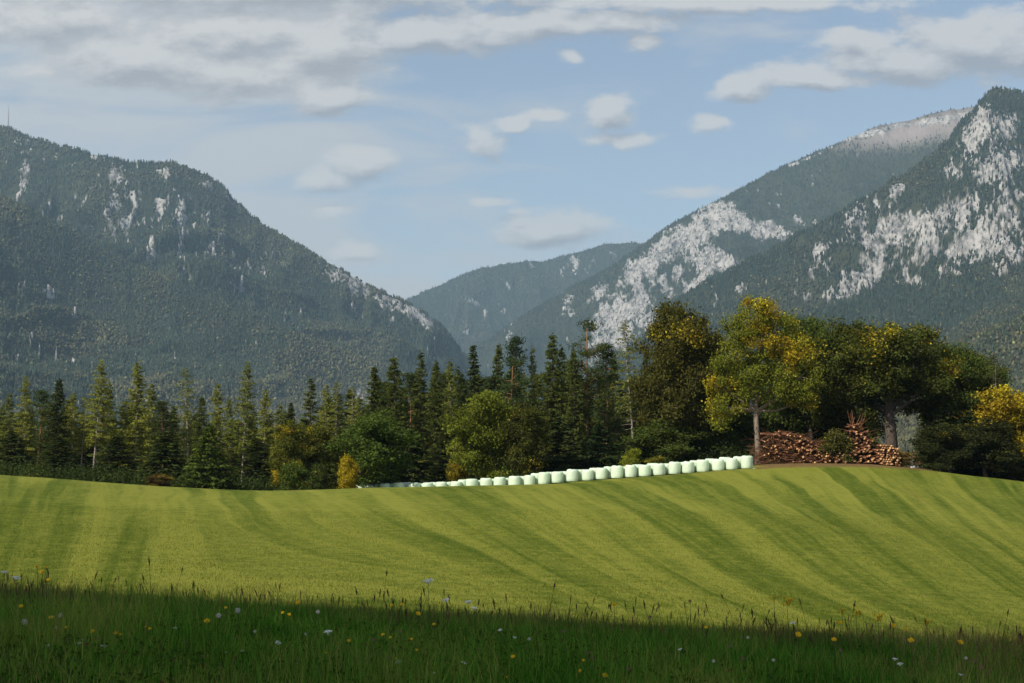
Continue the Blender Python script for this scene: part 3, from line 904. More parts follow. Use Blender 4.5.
def at(px, top, dist, kind, color, label, name, half_px=None, autumn=0.0, rot=None):
    x, z = P(px, top, dist)
    x, z = float(x), float(z)
    h = z - gz(x, dist)
    cat = {'spruce_tree': 'spruce', 'larch_tree': 'larch', 'pine_tree': 'pine', 'bush': 'bush'}.get(name, 'tree')
    plant_tree(kind, x, dist, h, None if half_px is None else half_px / FPX * dist, color, label, name, cat, GROUPS[cat], autumn, rot)


TREES = [
    # left group, thin larches over a dark understorey
    (-28, 398, 178, 'larch0', LAR2, "larch just outside the left edge of the wood", 'larch_tree', None),
    (7, 393, 172, 'larch2', LAR2, "thin pale larch at the very left edge, above the field corner", 'larch_tree', 11),
    (26, 376, 178, 'larch1', LAR, "second larch from the left edge, loose crown over a bare lower trunk", 'larch_tree', 12),
    (40, 391, 182, 'pine1', PIN, "dark rounded pine left of the darkest spruce, near the left edge", 'pine_tree', 12),
    (57, 379, 174, 'spruce0', SPR, "darkest pointed spruce of the left group, left of the tall trunk larch", 'spruce_tree', 15),
    (75, 392, 186, 'larch3', LAR, "light green larch directly behind the darkest left spruce", 'larch_tree', 12),
    (95, 359, 170, 'larch3', LAR, "tall yellow green larch with a long pale bare trunk, left group", 'larch_tree', 15),
    (83, 396, 176, 'thin_larch0', LAR, "short thin larch at the left foot of the tall pale trunk larch", 'larch_tree', 9),
    (109, 383, 180, 'larch1', LAR2, "larch just right of the tall pale trunk larch", 'larch_tree', 14),
    (138, 362, 172, 'larch0', LAR, "broad bright larch with a straight pale stem, right of the tall pale trunk larch", 'larch_tree', 17),
    (124, 400, 182, 'larch2', LAR, "low larch between the two tall bright larches", 'larch_tree', 12),
    (152, 384, 180, 'larch1', LAR2, "larch with a dark spreading right side, beside the broad bright larch", 'larch_tree', 15),
    (164, 402, 178, 'pine1', (0.05, 0.062, 0.02), "olive pine filling the right flank of the broad bright larch", 'pine_tree', 11),
    (190, 366, 182, 'thin_larch0', LAR2, "slender gappy larch rising alone against the grey mountain", 'larch_tree', 11),
    (201, 396, 176, 'spruce2', SPR2, "dark spruce at the right foot of the slender gappy larch", 'spruce_tree', 12),
    (219, 383, 180, 'larch2', LAR, "light larch between the dark spruce and the tall white stemmed larch", 'larch_tree', 12),
    (207, 424, 150, 'young_spruce0', (0.075, 0.105, 0.020), "young bright green spruce standing forward of the dark left wood", 'spruce_tree', 22),
    (243, 361, 172, 'larch3', LAR2, "tall larch with a white lower stem near the dip of the field", 'larch_tree', 14),
    (231, 398, 184, 'larch0', LAR2, "lower larch tucked left of the white stemmed tall larch", 'larch_tree', 11),
    (266, 390, 178, 'larch1', LAR, "light weeping larch right of the white stemmed tall larch", 'larch_tree', 14),
    (280, 404, 184, 'larch2', LAR2, "dull larch behind the orange tinted shrub", 'larch_tree', 12),
    (293, 402, 180, 'slim_spruce0', SPR, "small narrow dark spruce tip above the orange tinted shrub", 'spruce_tree', 8),
    (310, 377, 178, 'slim_spruce1', SPR2, "spruce with a blunt bushy top, right of the small narrow dark spruce", 'spruce_tree', 12),
    (326, 385, 174, 'larch1', LAR, "yellowish larch above the yellow green shrubs in the field dip", 'larch_tree', 12),
    (338, 380, 182, 'thin_larch0', LAR2, "larch with bare twin looking stem in front of the pale rock spot", 'larch_tree', 10),
    (351, 386, 178, 'thin_larch0', LAR, "half bare larch whose pale stem runs up just left of the pale rock spot", 'larch_tree', 8),
    (372, 366, 176, 'slim_spruce0', SPR2, "narrow spruce just right of the pale rock spot", 'spruce_tree', 12),
    (397, 357, 174, 'spruce1', SPR2, "broad regular cone shaped spruce above the round green tree", 'spruce_tree', 18),
    (384, 395, 168, 'spruce2', SPR, "lower dark spruce at the left side of the regular cone spruce", 'spruce_tree', 14),
    (421, 351, 180, 'slim_spruce1', SPR2, "tall narrow spruce with a bare pale lower stem, right of the cone spruce", 'spruce_tree', 12),
    (436, 362, 176, 'spruce0', SPR2, "spruce leaning on the right side of the tall narrow spruce", 'spruce_tree', 14),
    (452, 360, 182, 'larch0', LAR2, "soft green larch among the spruces above the line of bales' far end", 'larch_tree', 13),
    (466, 372, 170, 'spruce2', SPR, "shorter spruce left of the pair of tall twin spruces", 'spruce_tree', 14),
    (477, 344, 178, 'slim_spruce0', SPR, "left one of the pair of tall twin spruces above the yellow green tree", 'spruce_tree', 12),
    (496, 345, 180, 'spruce0', SPR2, "right one of the pair of tall twin spruces above the yellow green tree", 'spruce_tree', 14),
    (512, 360, 176, 'pine0', PIN, "pine with a crooked limb right of the tall twin spruces", 'pine_tree', 16),
    (522, 338, 182, 'pine1', (0.034, 0.052, 0.02), "dark knobbly topped pine breaking the skyline mid wood", 'pine_tree', 12),
    (534, 347, 184, 'larch2', LAR2, "thin larch directly behind the knobbly topped pine", 'larch_tree', 9),
    (549, 334, 178, 'spruce1', SPR2, "broad shouldered spruce right of the knobbly topped pine", 'spruce_tree', 16),
    (564, 345, 182, 'spruce2', SPR, "dark spruce filling the notch beside the broad shouldered spruce", 'spruce_tree', 12),
    (576, 349, 174, 'spruce0', SPR2, "spruce left of the high pine before the white cliff", 'spruce_tree', 13),
    (589, 322, 176, 'pine0', (0.062, 0.080, 0.024), "high open topped pine before the white cliff, orange stem below", 'pine_tree', 17),
    (606, 345, 180, 'pine1', PIN, "pine close against the right side of the high open topped pine", 'pine_tree', 13),
    (618, 352, 184, 'larch1', LAR2, "low larch in the gap before the white cliff", 'larch_tree', 12),
    (633, 319, 172, 'thin_larch0', LAR2, "tall thin larch with long bare pale trunk before the white cliff", 'larch_tree', 13),
    (655, 321, 180, 'larch2', LAR2, "larch top peeping over the brownish broad tree", 'larch_tree', 11),
    (645, 352, 184, 'spruce0', SPR, "dark spruce behind the tall thin larch, left of the brownish tree", 'spruce_tree', 13),
    # dark spruces low in the middle of the wood
    (412, 428, 160, 'young_spruce0', SPR, "squat dark spruce between the round green tree and the yellow green tree", 'spruce_tree', 26),
    (447, 425, 164, 'spruce1', SPR, "low dark spruce left of the yellow green tree", 'spruce_tree', 24),
    (560, 418, 158, 'young_spruce0', SPR, "low spreading dark spruce behind the middle of the bale row", 'spruce_tree', 32),
    (600, 425, 160, 'young_spruce0', (0.030, 0.05, 0.018), "low spreading dark spruce right of centre behind the bale row", 'spruce_tree', 30),
    (642, 430, 164, 'young_spruce0', SPR, "low dark spruce beside the small lime coloured bush", 'spruce_tree', 24),
    (12, 432, 166, 'young_spruce0', SPR, "low dark spruce at the very left edge of the field", 'spruce_tree', 24),
    (60, 436, 160, 'spruce2', SPR, "low dark spruce below the darkest pointed spruce", 'spruce_tree', 22),
    (118, 436, 164, 'spruce1', SPR, "low dark spruce between the trunks of the two tall bright larches", 'spruce_tree', 24),
    (165, 432, 160, 'young_spruce0', SPR, "low dark spruce left of the young bright spruce", 'spruce_tree', 28),
    (255, 438, 164, 'spruce0', SPR, "low dark spruce behind the white stemmed larch", 'spruce_tree', 24),
    (330, 440, 160, 'spruce2', SPR, "low dark spruce between the yellow green shrub and the bright yellow bush", 'spruce_tree', 20),
    (944, 405, 156, 'young_spruce0', SPR, "dark low spruce right of the gap beside the log stack", 'spruce_tree', 26),
    (968, 412, 154, 'young_spruce0', (0.03, 0.046, 0.016), "dark low spruce below the far right broad trees", 'spruce_tree', 28),
    (1012, 432, 150, 'young_spruce0', SPR, "dark low spruce below the golden tree at the right edge", 'spruce_tree', 30),
]
for (px_, top_, d_, kind_, col_, lab_, nm_, hw_) in TREES:
    at(px_, top_, d_, kind_, col_, lab_, nm_, hw_ and hw_ * 1.35)

BROADS = [
    (288, 421, 150, 'small_tree0', OLV, "orange and yellow tinted small tree in the dip of the wood edge", 'deciduous_tree', 17, .36),
    (313, 425, 152, 'small_tree1', (0.085, 0.095, 0.018), "yellow green small tree right of the orange tinted one", 'deciduous_tree', 18, .30),
    (374, 412, 150, 'small_tree0', GRN, "round green broadleaf tree below the cone spruce", 'deciduous_tree', 32, .0),
    (352, 425, 156, 'small_tree1', DGR, "dark green broadleaf left of the round green tree", 'deciduous_tree', 18, .12),
    (482, 393, 153, 'small_tree1', (0.125, 0.145, 0.020), "yellow green broadleaf tree in the middle of the wood edge", 'deciduous_tree', 29, .14),
    (524, 405, 152, 'small_tree0', (0.065, 0.070, 0.015), "olive broadleaf with a rusty top, right of the yellow green tree", 'deciduous_tree', 22, .2),
    (680, 305, 162, 'broad0', (0.070, 0.068, 0.016), "large dark brownish green tree left of the yellow maple", 'deciduous_tree', 42, .09),
    (715, 345, 172, 'broad1', DGR, "dark green tree between the brownish tree and the yellow maple", 'deciduous_tree', 34, .1),
    (756, 299, 150, 'maple', (0.135, 0.152, 0.020), "big yellowing maple with a pale trunk at the end of the bales", 'maple_tree', 53, .36),
    (808, 317, 162, 'broad2', DGR, "dark green tree right behind the yellow maple", 'deciduous_tree', 36, .12),
    (850, 324, 160, 'broad1', (0.064, 0.074, 0.016), "dark tree with golden top behind the pointed log heap", 'deciduous_tree', 40, .17),
    (889, 322, 157, 'spreading', (0.060, 0.074, 0.016), "wide spreading dark tree with bare limbs showing behind the log stack", 'deciduous_tree', 56, .13),
    (954, 345, 160, 'broad0', DGR, "dark round tree right of the wide spreading tree", 'deciduous_tree', 38, .12),
    (966, 352, 164, 'broad2', (0.058, 0.066, 0.016), "dark tree with russet patches left of the golden tree", 'deciduous_tree', 36, .14),
    (1006, 388, 152, 'small_tree1', (0.11, 0.10, 0.018), "golden yellow tree at the right edge", 'deciduous_tree', 32, .72),
    (1040, 382, 158, 'broad1', DGR, "dark tree cut off by the right edge", 'deciduous_tree', 30, .2),
    (780, 395, 166, 'small_tree0', DGR, "dark low tree behind the long log heap", 'deciduous_tree', 30, .0),
    (825, 398, 166, 'small_tree1', DGR, "dark low tree behind the dip between the log heaps", 'deciduous_tree', 30, .0),
    (712, 408, 166, 'small_tree0', DGR, "dark low tree behind the maple's end of the bale row", 'deciduous_tree', 30, .0),
    (665, 420, 160, 'small_tree1', DGR, "dark low tree below the large brownish tree", 'deciduous_tree', 30, .0),
    (985, 420, 148, 'small_tree0', (0.036, 0.042, 0.014), "dark low tree below and left of the golden tree", 'deciduous_tree', 28, .12),
    (948, 425, 148, 'small_tree1', (0.034, 0.042, 0.014), "dark low tree with a rusty spray, far right of the log stack", 'deciduous_tree', 26, .18),
    (348, 456, 144, 'bush0', (0.22, 0.17, 0.02), "bright yellow bush at the foot of the round green tree", 'bush', 9, .9),
    (455, 459, 156, 'bush1', (0.14, 0.13, 0.02), "dull yellow bush behind the far end of the bales", 'bush', 10, .5),
    (632, 449, 150, 'bush2', (0.16, 0.18, 0.02), "lime coloured bush behind the bale row", 'bush', 11, .15),
    (655, 456, 150, 'bush0', (0.09, 0.10, 0.02), "small olive bush right of the lime coloured bush", 'bush', 10, .2),
    (292, 462, 146, 'bush1', (0.07, 0.10, 0.02), "green bush at the foot of the orange tinted tree", 'bush', 14, .2),
    (318, 464, 146, 'bush2', (0.06, 0.08, 0.02), "dark green bush at the foot of the yellow green small tree", 'bush', 12, .15),
    (160, 474, 146, 'bush0', (0.08, 0.055, 0.018), "low reddish bush at the field edge, left group", 'bush', 11, .2),
    (837, 430, 149.3, 'bush1', (0.085, 0.085, 0.022), "olive brown bush behind the left shoulder of the pointed log heap", 'bush', 17, .25),
    (868, 432, 151.0, 'bush2', (0.08, 0.07, 0.022), "brownish bush between the pointed log heap and the neat stack", 'bush', 10, .25),
    (899, 450, 148.6, 'bush0', (0.12, 0.085, 0.03), "withered brown bush at the right end of the neat log stack", 'bush', 11, .2),
]
for (px_, top_, d_, kind_, col_, lab_, nm_, hw_, au_) in BROADS:
    at(px_, top_, d_, kind_, col_, lab_, nm_, hw_, au_, rot=0.0 if kind_ == 'maple' else None)
# bare dead larch at the right
at(993, 352, 156, 'thin_larch0', (0.07, 0.075, 0.03), "sparse larch with a pale bare stem left of the golden tree", 'larch_tree', 11)

# deeper rows of the wood
rsd = np.random.RandomState(5)
for row, (dist_, gap_) in enumerate(((192, 17), (208, 19), (226, 20))):
    for px_ in np.arange(-90, 1120, gap_):
        px_ = px_ + rsd.uniform(-5, 5)
        top_ = np.interp(px_, [-90, 0, 150, 190, 280, 310, 380, 480, 640, 680, 900, 960, 1120], [410, 408, 404, 414, 416, 402, 385, 368, 366, 356, 366, 390, 410]) + rsd.uniform(-8, 16) + row * 3
        if 880 < px_ < 918 and row >= 0:
            continue
        kind_ = ['spruce0', 'spruce1', 'spruce2', 'slim_spruce1', 'larch0', 'pine1', 'larch1', 'larch2'][rsd.randint(8) if px_ < 340 else rsd.randint(6)]
        nm_ = {'s': 'spruce_tree', 'l': 'larch_tree', 'p': 'pine_tree'}[kind_[0]]
        x_, z_ = P(px_, top_, dist_)
        plant_tree(kind_, float(x_), dist_ + rsd.uniform(-4, 4), float(z_) - gz(float(x_), dist_), rsd.uniform(2.1, 3.0), [SPR, SPR2, (0.07, 0.085, 0.022)][rsd.randint(3)] if nm_ != 'larch_tree' else LAR2,
                   "inner %s half hidden in the dark wood behind the front trees" % nm_.split('_')[0], nm_, nm_.split('_')[0], "inner %s trees of the wood" % nm_.split('_')[0])

# undergrowth at the foot of the wood
rsd = np.random.RandomState(6)
ce, hh = [], []
for k in range(1500):
    px_ = rsd.uniform(-120, 1120)
    d_ = np.interp(px_, [-120, 250, 360, 560, 745, 905, 1120], [147, 148, 161, 156, 158, 160, 148]) + rsd.rand() * 16
    if 870 < px_ < 915:
        continue
    x_ = (px_ - 512) / FPX * d_
    ce.append((x_, d_, rsd.rand() ** 1.4 * np.interp(px_, [0, 250, 400, 1000], [1.0, 1.3, 2.6, 2.4])))
ce = np.array(ce)
ce[:, 2] += ground_z(ce[:, 0], ce[:, 1])
Cc, Dd, Ll, Tt, Vv = make_clumps(ce, rsd.uniform(.7, 1.3, len(ce)), 60, .26, rsd, .8)
V, F = sprays(Cc, Dd, Ll, Ll * .6, rsd)
o = link("undergrowth", mesh_np("undergrowth", V, F, (lm,), attrs={'tint': np.repeat(Tt, 4), 'var': np.repeat(Vv, 4)}), "dark leafy undergrowth along the foot of the wood", "undergrowth", kind="stuff")
o.color = (0.040, 0.058, 0.016, 0.0)

# unseen trees added behind the viewpoint to cast shade on the near meadow
for k, (x_, y_, h_, w_) in enumerate(((-16.5, -6.5, 26.5, 5.4), (-23, -5.5, 27.0, 6.0), (-30, -5, 26.5, 6.0), (-38, -5, 27, 6))):
    lab_ = ["rightmost leafy tree of the row shading the meadow", "broad leafy tree shading the meadow, second from the right of its row", "leafy tree in the middle of the row shading the meadow",
            "leafy tree at the left end of the row shading the meadow"][k]
    plant_tree('airy', x_, y_, h_, w_, GRN, lab_, 'deciduous_tree', 'tree', "trees shading the meadow", .05)

# ------------------------------------------------------------------ silage bales
film, n = new_mat("bale_film")
t = nd(n, 'ShaderNodeTexCoord').outputs['Object']
v = nd(n, 'ShaderNodeVectorMath', {0: t, 1: (1, 1, 5)}, operation='MULTIPLY').outputs[0]
f1, f2 = noise(n, v, 4, 6, .65), noise(n, t, 2.2, 4)
cl = mixc(n, smooth(n, f1, .3, .7), (0.48, 0.62, 0.43), (0.66, 0.78, 0.61))
cl = mixc(n, mth(n, 'MULTIPLY', nd(n, 'ShaderNodeObjectInfo').outputs['Random'], .35), cl, (0.60, 0.68, 0.55))
p_ = nd(n, 'ShaderNodeBsdfPrincipled', {'Base Color': cl, 'Roughness': .38, 'Specular IOR Level': .35, 'Normal': nd(n, 'ShaderNodeBump', {'Strength': .5, 'Distance': .05, 'Height': f1}).outputs[0]})
out(n, p_.outputs[0])
bale_meshes = []
for s_ in range(5):
    rs = np.random.RandomState(200 + s_)
    prof = [(0, 0), (.45, 0), (.555, .03), (.60, .10), (.615, .3), (.622, .6), (.615, .9), (.60, 1.07), (.565, 1.16), (.50, 1.20), (.3, 1.215), (0, 1.22)]
    sd = 30
    V = []
    for (r_, z_) in prof:
        for k in range(sd):
            a = k * 6.2832 / sd
            w = 1 + .025 * math.sin(2 * a + s_) + .018 * math.sin(3 * a + z_ * 2 + s_ * 2) + .012 * rs.randn()
            V.append((r_ * w * math.cos(a), r_ * w * math.sin(a), z_ + (.02 * rs.randn() if r_ > .1 and z_ > 1 else 0)))
    F = [(i * sd + k, i * sd + (k + 1) % sd, (i + 1) * sd + (k + 1) % sd, (i + 1) * sd + k) for i in range(len(prof) - 1) for k in range(sd)]
    bale_meshes.append(mesh_np("hay_bale", np.array(V), np.array(F), (film,), smooth_=True))
ORD = ["first", "second", "third", "fourth", "fifth", "sixth", "seventh", "eighth", "ninth", "tenth", "eleventh", "twelfth", "thirteenth", "fourteenth", "fifteenth", "sixteenth", "seventeenth", "eighteenth", "nineteenth",
       "twentieth", "twenty-first", "twenty-second", "twenty-third", "twenty-fourth", "twenty-fifth", "twenty-sixth", "twenty-seventh", "twenty-eighth"]
for rowi in range(2):
    for k in range(27):
        px_ = 746 - k * 14.45 - rowi * 7.6 + random.uniform(-.8, .8)
        d_ = float(np.interp(px_, [360, 440, 500, 560, 640, 690, 746], [150, 150, 148, 146, 143, 142, 141])) + rowi * 1.15 + random.uniform(-.1, .1)
        x_ = (px_ - 512) / FPX * d_
        lab = ("pale green wrapped round bale, %s from the maple in the %s row" % (ORD[k], "front" if rowi == 0 else "back"))
        if rowi == 0 and k == 0:
            lab = "pale green wrapped end bale with a loose flap of film, below the maple"
        o = link("hay_bale", bale_meshes[(k * 3 + rowi) % 5], lab, "bale", "wrapped bales lined up along the field edge")
        o.location = (x_, d_, gz(x_, d_) - .02)
        o.rotation_euler = (random.uniform(-.03, .03), random.uniform(-.03, .03), random.uniform(0, 6.28))
        s = random.uniform(.95, 1.04)
        o.scale = (s, s * random.uniform(.96, 1.04), random.uniform(.90, 1.06))
        if rowi == 0 and k == 0:
            o.rotation_euler = (0, 0, 0)
            fv = [(.50, -.32, .03), (.95, -.36, .02), (1.35, -.2, .05), (1.3, .1, .03), (.9, .2, .07), (.5, .22, .05)]
            fv2 = [(a, b, c_ + .03) for a, b, c_ in fv]
            ff = [[0, 1, 2, 3, 4, 5][::-1], [6, 7, 8, 9, 10, 11]]
            sdq = [(i, (i + 1) % 6, 6 + (i + 1) % 6, 6 + i) for i in range(6)]
            link("film_flap", mesh_np("film_flap", np.array(fv + fv2), [np.array(ff), np.array(sdq)], (film,)), "loose white flap of film lying on the grass", parent=o)

# ------------------------------------------------------------------ log heaps
lb, n = new_mat("log_bark")
t = nd(n, 'ShaderNodeTexCoord').outputs['Object']
oi = nd(n, 'ShaderNodeObjectInfo')
p_ = nd(n, 'ShaderNodeBsdfPrincipled', {'Base Color': mixc(n, mth(n, 'MULTIPLY_ADD', oi.outputs['Random'], .6, mth(n, 'MULTIPLY', noise(n, t, 9, 4), .5)), (0.06, 0.026, 0.018), (0.24, 0.105, 0.055)), 'Roughness': .9, 'Specular IOR Level': .1})
out(n, p_.outputs[0])
le, n = new_mat("cut_wood")
t = nd(n, 'ShaderNodeTexCoord').outputs['Object']
oi = nd(n, 'ShaderNodeObjectInfo')
ring = nd(n, 'ShaderNodeTexWave', {'Vector': t, 'Scale': 12.0, 'Distortion': 2.0}, wave_type='RINGS', rings_direction='Y').outputs['Fac']
wc = mixc(n, oi.outputs['Random'], (0.13, 0.050, 0.022), (0.70, 0.42, 0.19))
p_ = nd(n, 'ShaderNodeBsdfPrincipled', {'Base Color': mixc(n, mth(n, 'MULTIPLY', ring, .3), wc, (0.28, 0.15, 0.07)), 'Roughness': .8, 'Specular IOR Level': .15})
out(n, p_.outputs[0])
log_meshes = []
for s_ in range(6):
    rs = np.random.RandomState(300 + s_)
    L = rs.uniform(1.5, 2.3)
    yy_ = np.linspace(-L / 2, L / 2, 5)
    r_ = 0.5
    V, Fs = tube(np.stack([.06 * np.sin(yy_ * 2 + s_), yy_, .06 * np.cos(yy_ * 1.7 + s_)], 1), r_ * np.array([1, .97, .95, .9, .88]), 10)
    V = V * (1 + .05 * rs.randn(len(V), 1) * [1, 0, 1])
    V[:, [0, 2]] *= .2 / .5
    if s_ % 3 == 2:
        V[:, 2] = np.maximum(V[:, 2], -.06)       # split billet
    mi = np.concatenate([np.zeros(len(Fs[0])), np.ones(2)])
    log_meshes.append(mesh_np("log", V, Fs, (lb, le), mat_idx=mi))


def put_log(px_, d_, zoff, r_, yaw, pitch_, label, group):
    x_ = (px_ - 512) / FPX * d_
    o = link("log", random.choice(log_meshes), label, "log", group)
    o.location = (x_, d_, gz(x_, d_) + zoff)
    k = r_ / .2
    o.scale = (k, 1, k)
    o.rotation_euler = (pitch_, random.uniform(0, 6.28) * 0 + random.uniform(-.4, .4), yaw)


rsl = np.random.RandomState(8)
MPX = 149.0 / FPX
# long heap: rough, mixed directions
for k in range(150):
    px_ = 758 + rsl.rand() ** .9 * 78
    hmax = np.interp(px_, [756, 764, 785, 805, 820, 838], [2.5, 3.2, 3.2, 2.5, 1.1, .6])
    z_ = rsl.rand() ** .8 * hmax * .95 + .1
    cross = rsl.rand() < .35
    put_log(px_, 148.6 + z_ * .45 + rsl.uniform(-.2, .2), z_, rsl.uniform(.05, .125), rsl.uniform(-1.3, 1.3) if cross else rsl.uniform(-.4, .4), rsl.uniform(-.3, .3),
            "rough brown log in the long brushy heap beside the maple", "logs of the long heap")
# pointed heap
for k in range(105):
    z_ = 4.6 * (1 - math.sqrt(rsl.rand())) * .97 + .1
    half = 2.15 * (1 - z_ / 4.9) + .12
    px_ = 856 + rsl.uniform(-1, 1) * half / MPX * (1.15 if rsl.rand() < .5 else .9)
    put_log(px_, 148.6 + z_ * .5 + rsl.uniform(-.15, .15), z_, rsl.uniform(.07, .14), rsl.uniform(-.6, .6), rsl.uniform(-.2, .25),
            "split log in the tall pointed heap of firewood", "logs of the pointed heap")
# neat small stack
z_ = .12
rowk = 0
while z_ < 2.2:
    nlog = 8 if rowk < 5 else (7 if rowk < 8 else 5)
    for k in range(nlog):
        px_ = 878.0 + (k + .5 * (rowk % 2) + rsl.uniform(-.1, .1)) * .262 / MPX
        put_log(px_, 148.3 + rsl.uniform(-.08, .08), z_, rsl.uniform(.105, .14), rsl.uniform(-.06, .06), 0, "orange ended log in the small neat stack right of the pointed heap", "logs of the neat stack")
    z_ += .235
    rowk += 1
# tangle of branches on and around the heaps
twig = bark("twig_bark", (0.08, 0.036, 0.022), (0.24, 0.115, 0.06))
mb = MB()
for k in range(1000):
    px_ = rsl.uniform(755, 912) if k % 2 else rsl.uniform(755, 836)
    if px_ > 897 or (828 < px_ < 842 and rsl.rand() < .3):
        hmax = 1.3
    elif px_ > 834:
        hmax = max(.6, 4.6 - abs(px_ - 857) * .16)
    else:
        hmax = float(np.interp(px_, [755, 764, 800, 834], [2.6, 3.4, 3.0, 1.3]))
    zb_ = rsl.rand() * hmax
    d_ = 148.6 + zb_ * .5 + rsl.uniform(-.5, 1.5)
    x_ = (px_ - 512) / FPX * d_
    o = np.array([x_, d_, gz(x_, d_) + zb_])
    a = rsl.rand() * 6.28
    l_ = rsl.uniform(.6, 2.2)
    d3 = np.array([math.cos(a), .5 * math.sin(a), rsl.uniform(-.25, .6)])
    mid_ = o + d3 * l_ * .5 + rsl.normal(size=3) * .12
    mb.add(*tube([o, mid_, o + d3 * l_ + [0, 0, -.15]], [.035, .028, .012], 4, False))
for k in range(9):                                   # bare antler-like branches above the pointed heap
    d_ = 151
    x_ = (rsl.uniform(848, 864) - 512) / FPX * d_
    o = np.array([x_, d_, gz(x_, d_) + 3.6])
    e = o + [rsl.uniform(-.9, .9), 0, rsl.uniform(1.2, 2.1)]
    mb.add(*tube([o, (o + e) / 2 + rsl.normal(size=3) * .15, e], [.055, .045, .02], 5, False))
link("brushwood", mb.mesh("brushwood", (twig,)), "tangled reddish brushwood over and around the log heaps", "brushwood", kind="stuff")
# pale stone block right of the stack
st_m = simple("pale_stone", (0.55, 0.53, 0.50), .9, .15, 5, .3)
rs = np.random.RandomState(3)
V = np.array([(sx * .26, sy * .2, sz) for sz in (0, .26) for sx, sy in ((-1, -1), (1, -1), (1, 1), (-1, 1))], float) + rs.normal(size=(8, 3)) * .05
me = mesh_np("stone_block", V, np.array([(3, 2, 1, 0), (4, 5, 6, 7), (0, 1, 5, 4), (1, 2, 6, 5), (2, 3, 7, 6), (3, 0, 4, 7)]), (st_m,))
o = link("stone_block", me, "small white stone block in the grass right of the log stack", "stone")
x_ = (911 - 512) / FPX * 148
o.location = (x_, 148, gz(x_, 148))
mbv = o.modifiers.new("bevel", 'BEVEL'); mbv.width = .05; mbv.segments = 2

# ------------------------------------------------------------------ meadow grass
gr, n = new_mat("meadow_grass")
cl = attr(n, 'tree', True)
d1_ = nd(n, 'ShaderNodeBsdfDiffuse', {'Color': cl})
t1_ = nd(n, 'ShaderNodeBsdfTranslucent', {'Color': cl})
out(n, nd(n, 'ShaderNodeMixShader', {0: .4, 1: d1_.outputs[0], 2: t1_.outputs[0]}).outputs[0])


def blades(N, y0, y1, hmin, hmax, wmin, wmax, palette, seed, bend=.5, hpow=1.6, patch=None, xw=.55):
    rs = np.random.RandomState(seed)
    y = y0 + (y1 - y0) * rs.rand(N)
    x = rs.uniform(-1, 1, N) * (xw * y + 1.0)
    if patch is not None:
        k = patch(x, y) > rs.rand(N)
        x, y = x[k], y[k]; N = len(x)
    z = ground_z(x, y) - .02
    hn = fbm(x * .7 + seed, y * .7, 3)
    h = (hmin + (hmax - hmin) * rs.rand(N) ** hpow) * np.clip(.15 + 1.7 * hn, .3, 1.5)
    w = rs.uniform(wmin, wmax, N)
    a = rs.rand(N) * 6.283
    b = rs.uniform(.1, bend, N) * h
    dx, dy = np.cos(a), np.sin(a)
    px_, py_ = -dy, dx
    lv = [(0, 1.0, 0), (.5, .75, .25), (1.0, 0, 1.0)]
    V = []
    for (s, ww, bb) in lv[:2]:
        for sg in (-1, 1):
            V.append(np.stack([x + dx * b * bb + sg * px_ * w * ww * .5, y + dy * b * bb + sg * py_ * w * ww * .5, z + h * s], 1))
    V.append(np.stack([x + dx * b, y + dy * b, z + h * (1 - .12)], 1))
    V = np.stack(V, 1).reshape(-1, 3)
    o = np.arange(N)[:, None] * 5
    Q = o + np.array([[0, 1, 3, 2]]); T = o + np.array([[2, 3, 4]])
    pal = np.array(palette)
    pn = np.clip(fbm(x * .9 + 3, y * .6 + seed, 3) * 1.5 - .25 + rs.normal(size=N) * .22, 0, .999)
    cl = pal[(pn * len(pal)).astype(int)] * rs.uniform(.65, 1.35, (N, 1))
    return V, Q, T, np.repeat(cl, 5, 0), (x, y, z, h, b, dx, dy)


GP = [(.040, .115, .012), (.058, .165, .018), (.085, .220, .022), (.115, .26, .028), (.17, .28, .036), (.25, .28, .055)]
sets = [blades(190000, 7.2, 17.0, .06, .19, .005, .011, GP, 1, .7),
        blades(60000, 7.2, 16.0, .12, .30, .004, .008, GP, 2, .6),
        blades(52000, 12.4, 16.0, .12, .34, .003, .006, [(.10, .10, .03), (.17, .13, .045), (.24, .19, .07), (.13, .065, .04), (.10, .15, .03)], 3, .45, patch=lambda x, y: sstep(y, 12.4, 14) * (.2 + .9 * fbm(x * .5, y * .5, 2))),
        blades(26000, 7.2, 14.0, .08, .26, .004, .008, [(.20, .24, .05), (.26, .26, .07), (.16, .26, .04)], 5, .8, patch=lambda x, y: sstep(fbm(x * 1.4, y * .8, 3), .42, .62)),
        blades(30000, 9.0, 16.0, .10, .28, .004, .008, [(.22, .17, .06), (.30, .22, .09), (.16, .16, .04), (.17, .09, .05)], 4, .6, patch=lambda x, y: sstep(x, 2.0, 4.5))]
VV, QQ, TT, CCc, off = [], [], [], [], 0
for (V, Q, T, cl, _) in sets:
    VV.append(V); QQ.append(Q + off); TT.append(T + off); CCc.append(cl); off += len(V)
